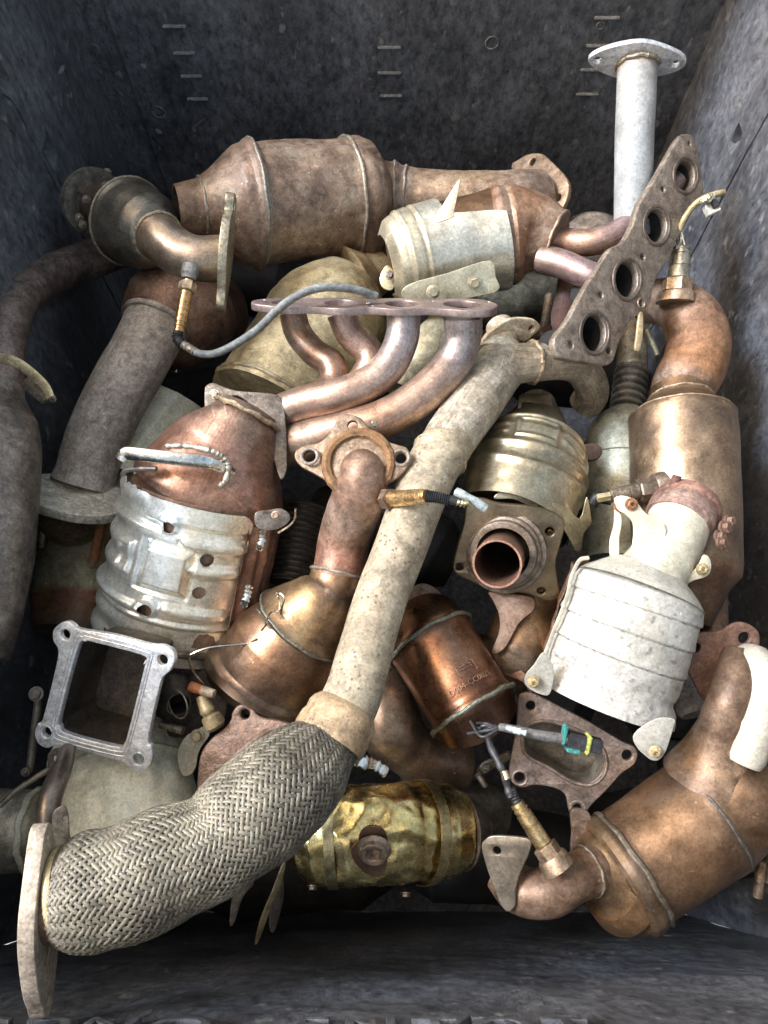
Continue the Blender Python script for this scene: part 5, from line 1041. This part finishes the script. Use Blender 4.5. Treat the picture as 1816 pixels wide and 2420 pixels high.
ring(t, 'hole_rim', M['redbr'], (1760, 1508, .476), cdir(.05, -.1, 1), 20, 3)
pxe = [(1470, 2065, .42), (1410, 2052, .44), (1350, 2078, .45), (1295, 2108, .45), (1235, 2105, .44), (1180, 2060, .43)]
sweep(t, 'outlet_cone', M['copper'], [(1470, 2062, .42), (1425, 2052, .43), (1385, 2062, .44)], [(0, 146, (.7, .55, .4)), (.4, 118, (.95, .75, .55)), (.8, 84, (.7, .62, .5)), (1, 64, (.55, .5, .42))], n=56)
sweep(t, 'outlet_elbow', M['brown'], pxe[1:], [(0, 66), (.1, 66), (.12, 62), (.3, 62), (.5, 66), (.8, 58), (1, 44)], n=44, tint=(.72, .62, .52))
bead(t, M['weld'], pxe, .33, 66, 3.5, tint=(.8, .75, .65))
plate(t, 'end_plate', M['greybr'], [(1138, 2003), (1147, 1984), (1169, 1975), (1235, 1979), (1256, 1990), (1250, 2020), (1232, 2060), (1220, 2100), (1218, 2140), (1200, 2155), (1182, 2135), (1165, 2090), (1150, 2050)], (1190, 2050, .47), cdir(-.35, .05, .93), th=10, bev=2.5, tint=(1, .95, .85), K=4, holes=[(1175, 2010, 9)])
sensor(t, (1302, 2022, .495), (1222, 1898, .50), 21, cols=((.85, .75, .55), (1, .85, .68)), nut=.2)
pw(t, 'wire_boot', M['rubber'], [(1224, 1900, .50), (1214, 1880, .502), (1208, 1862, .503)], 11, rf=lambda s: 1+.12*math.sin(s*40), tint=(1.5, 1.4, 1.2))
plate(t, 'flange_leg', M['flange'], [(1350, 1915), (1385, 1915), (1400, 1935), (1420, 1990), (1395, 2010), (1370, 2040), (1350, 2010), (1352, 1965)], (1380, 1960, .43), cdir(0, .1, 1), th=12, bev=4, tint=(.75, .65, .6), K=4)
t = root('pipe_stub', 'stone grey pipe stub wedged between the white shield and the red brown flange', 'pipe', (1640, 1650, .30))
sweep(t, 'body', M['stone'], [(1600, 1590, .40), (1640, 1690, .41)], [(0, 34), (.9, 36), (1, 30)], n=32, tint=(.8, .8, .8))
t = root('exhaust_pipe', 'dark pipe end with a small bolt at the right edge beyond the copper converter', 'pipe', (1806, 2000, .30))
sweep(t, 'body', M['dark'], [(1835, 1850, .38), (1830, 2010, .38), (1812, 2090, .38)], [(0, 30), (.7, 26), (1, 22)], n=28, tint=(1.3, 1.2, 1))
stud(t, M['steel_d'], (1800, 2035, .42), (1790, 2120, .41), 12, tint=(1, .85, .7))

# ================================================================== Z  cream shielded converter, lower left
t = root('catalytic_converter', 'converter in a pale cream painted shield, under the square flange and beside the braided pipe', 'catalytic converter', (330, 1880, .26))
def zdisp(q, s, u, v):
    d = 8*math.exp(-((s-118-.1*q)/6)**2)-3*math.exp(-((s-106-.1*q)/5)**2)
    for k in range(3): d += 9*math.exp(-(((q-35-k*38)/13)**2+((s-66+k*6)/22)**2))
    return d+5*noise.noise(Vector((q*.025, s*.025, 1)))
sweep(t, 'body', M['brown'], [(270, 1750, .30), (330, 2060, .33)], 140, n=48, tint=(.6, .5, .4))
shell(t, 'heat_shield', M['cream'], [(275, 1745, .35), (300, 1880, .37), (320, 2060, .385)], [(0, 150), (.1, 168), (1, 172)], 84, -84, off=0, th=3, nu=110, nv=100, disp=zdisp, holes=[(-20, 30, 38)], amp=.012, tfn=lambda q, s, u, v: (1.6, 1.57, 1.48))
plate(t, 'shield_ear', M['cream'], [(438, 1742), (458, 1730), (485, 1715), (497, 1720), (494, 1740), (478, 1762), (468, 1785), (464, 1810), (452, 1830), (430, 1830), (420, 1780)], (465, 1765, .42), cdir(.1, .1, 1), th=4, bev=1.2, tint=(1, .95, .88), K=4)
bolt(t, M['khaki'], 466, 1740, .425, cdir(.1, .2, 1), 12, 9)
stud(t, M['steel_d'], (434, 1727, .42), (380, 1712, .415), 10, tint=(1.9, 1.8, 1.6))
t = root('exhaust_pipe', 'glossy dark grey bent pipe rising behind the thick tan end flange', 'pipe', (130, 1870, .42))
sweep(t, 'pipe', M['greybr'], [(160, 1775, .47), (150, 1810, .50), (128, 1860, .525), (115, 1910, .535), (118, 1975, .53)], [(0, 20), (.3, 22), (.6, 28), (1, 32)], n=28, tint=(.75, .72, .72))
plate(t, 'flange', M['steel_d'], [(112, 1790), (120, 1775), (140, 1768), (150, 1790), (140, 1820), (118, 1830)], (130, 1798, .46), cdir(-.3, 0, 1), th=5, bev=1, tint=(1, 1, 1), holes=[(132, 1795, 9)])
plate(t, 'tab', M['dark'], [(125, 1925), (140, 1908), (155, 1906), (162, 1930), (165, 1970), (168, 2000), (140, 2005), (125, 1970)], (145, 1955, .56), cdir(.3, 0, 1), th=6, bev=1.5, tint=(1.8, 1.8, 1.7), holes=[(155, 1935, 6)])
t = root('muffler', 'smooth grey muffler dome with a pale rolled rim at the lower left edge', 'muffler', (50, 1960, .28))
sweep(t, 'body', M['dark'], [(110, 1960, .40), (-60, 1965, .40)], [(0, 60), (.1, 88), (.25, 98), (.7, 102), (1, 98)], n=52, tint=(1.9, 1.95, 1.8), amp=.006)
bead(t, M['cream'], [(110, 1960, .40), (-60, 1965, .40)], .16, 96, 8, name='rolled_rim', tint=(.75, .75, .72))
pw(t, 'rim_rod', M['dark'], [(0, 1905, .45), (40, 1868, .45), (85, 1838, .45), (120, 1815, .45)], 7, tint=(1.6, 1.6, 1.4))
t = root('strut', 'thin dark steel strut standing in the dark gap by the left wall', 'strut', (80, 1740, .28))
sweep(t, 'bar', M['dark'], [(92, 1650, .40), (70, 1825, .38)], 11, n=10, tint=(1.4, 1.4, 1.3))
bolt(t, M['stone'], 86, 1640, .41, cdir(0, .2, 1), 13, 9, tint=(.8, .75, .7)); bolt(t, M['steel_d'], 60, 1825, .39, cdir(0, 0, 1), 8, 6, tint=(1, 1, 1))

# ================================================================== AB brown flange, AC sensor, ring
t = root('manifold_flange', 'brown cast flange with one bolt hole, between cream shield and braided pipe', 'flange', (560, 1780, .32))
plate(t, 'casting', M['flange'], [(548, 1685), (561, 1668), (580, 1663), (598, 1672), (608, 1688), (630, 1698), (680, 1708), (700, 1740), (660, 1800), (600, 1850), (540, 1890), (480, 1910), (466, 1880), (467, 1830), (475, 1780), (500, 1745), (530, 1720), (545, 1702)], (570, 1780, .455), cdir(-.1, .15, 1), th=20, bev=5, tint=(.78, .62, .56), K=4, holes=[(579, 1688, 11)])
ring(t, 'hole_rim', M['flange'], (579, 1688, .4565), cdir(-.1, .15, 1), 18, 4, tint=(.8, .65, .6))
pw(t, 'cast_rib', M['flange'], [(660, 1715, .46), (600, 1755, .463), (545, 1810, .463), (505, 1880, .46)], 12, tint=(.7, .56, .5), flat=.6)
t = root('oxygen_sensor', 'loose stubby tan sensor with a corroded copper crosspiece, right of the square flange', 'oxygen sensor', (500, 1690, .40))
sweep(t, 'body', M['khaki'], [(478, 1645, .47), (492, 1680, .468), (512, 1720, .46)], [(0, 16), (.3, 18), (.45, 21), (.55, 16), (.62, 24), (.9, 27), (1, 20)], n=28, tint=(.9, .8, .65), amp=.03)
sweep(t, 'crosspiece', M['orange'], [(450, 1622, .475), (507, 1640, .478)], [(0, 13, (1.4, .95, .8)), (.45, 12, (1.4, .95, .8)), (.5, 12, (1.4, 1.9, 2.6)), (1, 11, (1.6, 2.4, 3.5))], n=16, amp=.05)
t = root('exhaust_pipe', 'dark pipe with a thin oval open mouth just right of the square flange', 'pipe', (420, 1640, .28))
sweep(t, 'pipe', M['dark'], [(423, 1665, .455), (400, 1600, .40), (440, 1540, .36)], [(0, 30), (.3, 50), (1, 70)], n=36, o0=True, wall=3, tint=(1, .95, .9))
oo = P(421, 1665, .458); ring(t, 'mouth_rim', M['steel_d'], (421, 1665, .459), cdir(-.55, -.1, .8), 33, 2, tint=(1.6, 1.6, 1.6))
plate(t, 'dark_plate', M['dark'], [(405, 1560), (450, 1530), (520, 1540), (540, 1600), (530, 1700), (480, 1740), (400, 1740), (370, 1700), (375, 1620)], (450, 1640, .41), cdir(0, 0, 1), th=6, bev=2, tint=(.8, .75, .7))

# ================================================================== thin fins at the bottom
t = root('steel_bracket', 'thin bent steel bracket with two fins below the braided sleeve', 'bracket', (640, 2140, .30))
plate(t, 'fin', M['khaki'], [(668, 2045), (676, 2040), (664, 2095), (640, 2150), (622, 2200), (610, 2228), (604, 2228), (618, 2170), (645, 2105)], (645, 2130, .43), cdir(.5, 0, .8), th=5, bev=1, tint=(.6, .56, .46), K=4)
plate(t, 'fin', M['dark'], [(668, 2060), (672, 2110), (665, 2150), (650, 2200), (640, 2195), (640, 2150), (655, 2100)], (655, 2140, .42), cdir(.8, 0, .5), th=4, bev=1, tint=(1.3, 1.2, 1.1), K=4)
plate(t, 'lug', M['dark'], [(560, 2080), (590, 2070), (600, 2090), (575, 2120), (555, 2180), (543, 2185), (548, 2130)], (570, 2120, .42), cdir(.2, 0, 1), th=6, bev=1.5, tint=(1.3, 1.2, 1.1), K=4)

# made-up lower layer: black filler pipes that keep the gaps dark
rl = random.Random(5)
low = [(-.38, -.05, 0), (-.12, -.06, .1), (.16, -.05, -.1), (.42, -.02, .1), (-.35, .16, 1.3), (-.08, .15, .4), (.2, .2, -.3), (.44, .25, 1.5), (-.3, .42, .5), (0, .45, -.4), (.3, .5, .6), (-.32, .72, .1), (.02, .75, .3), (.36, .78, -.2), (-.3, .98, 0), (.1, 1.0, .1), (.4, 1.02, -.1)]
Pold = P
def P(x, y, h): return np.array([x, y, h+HO])
first = True
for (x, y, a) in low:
    t = bpy.data.objects.new('exhaust_pipe', None); COL.objects.link(t); t.location = (x, y, FL+.02); t['label'] = 'added black filler pipe that keeps the gaps under the pile dark'; t['category'] = 'exhaust pipe'; t['group'] = 'added filler pipes at the bottom of the bin'
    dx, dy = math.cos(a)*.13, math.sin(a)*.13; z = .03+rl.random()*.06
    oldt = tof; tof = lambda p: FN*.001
    sweep(t, 'pipe', M['gap_black'], [(x-dx, y-dy, z), (x+dx*.1, y+dy*.1+.01, z+.01), (x+dx, y+dy, z)], [(0, 40), (.15, 66), (.85, 66), (1, 40)], n=28, o0=True, wall=3)
    tof = oldt
P = Pold
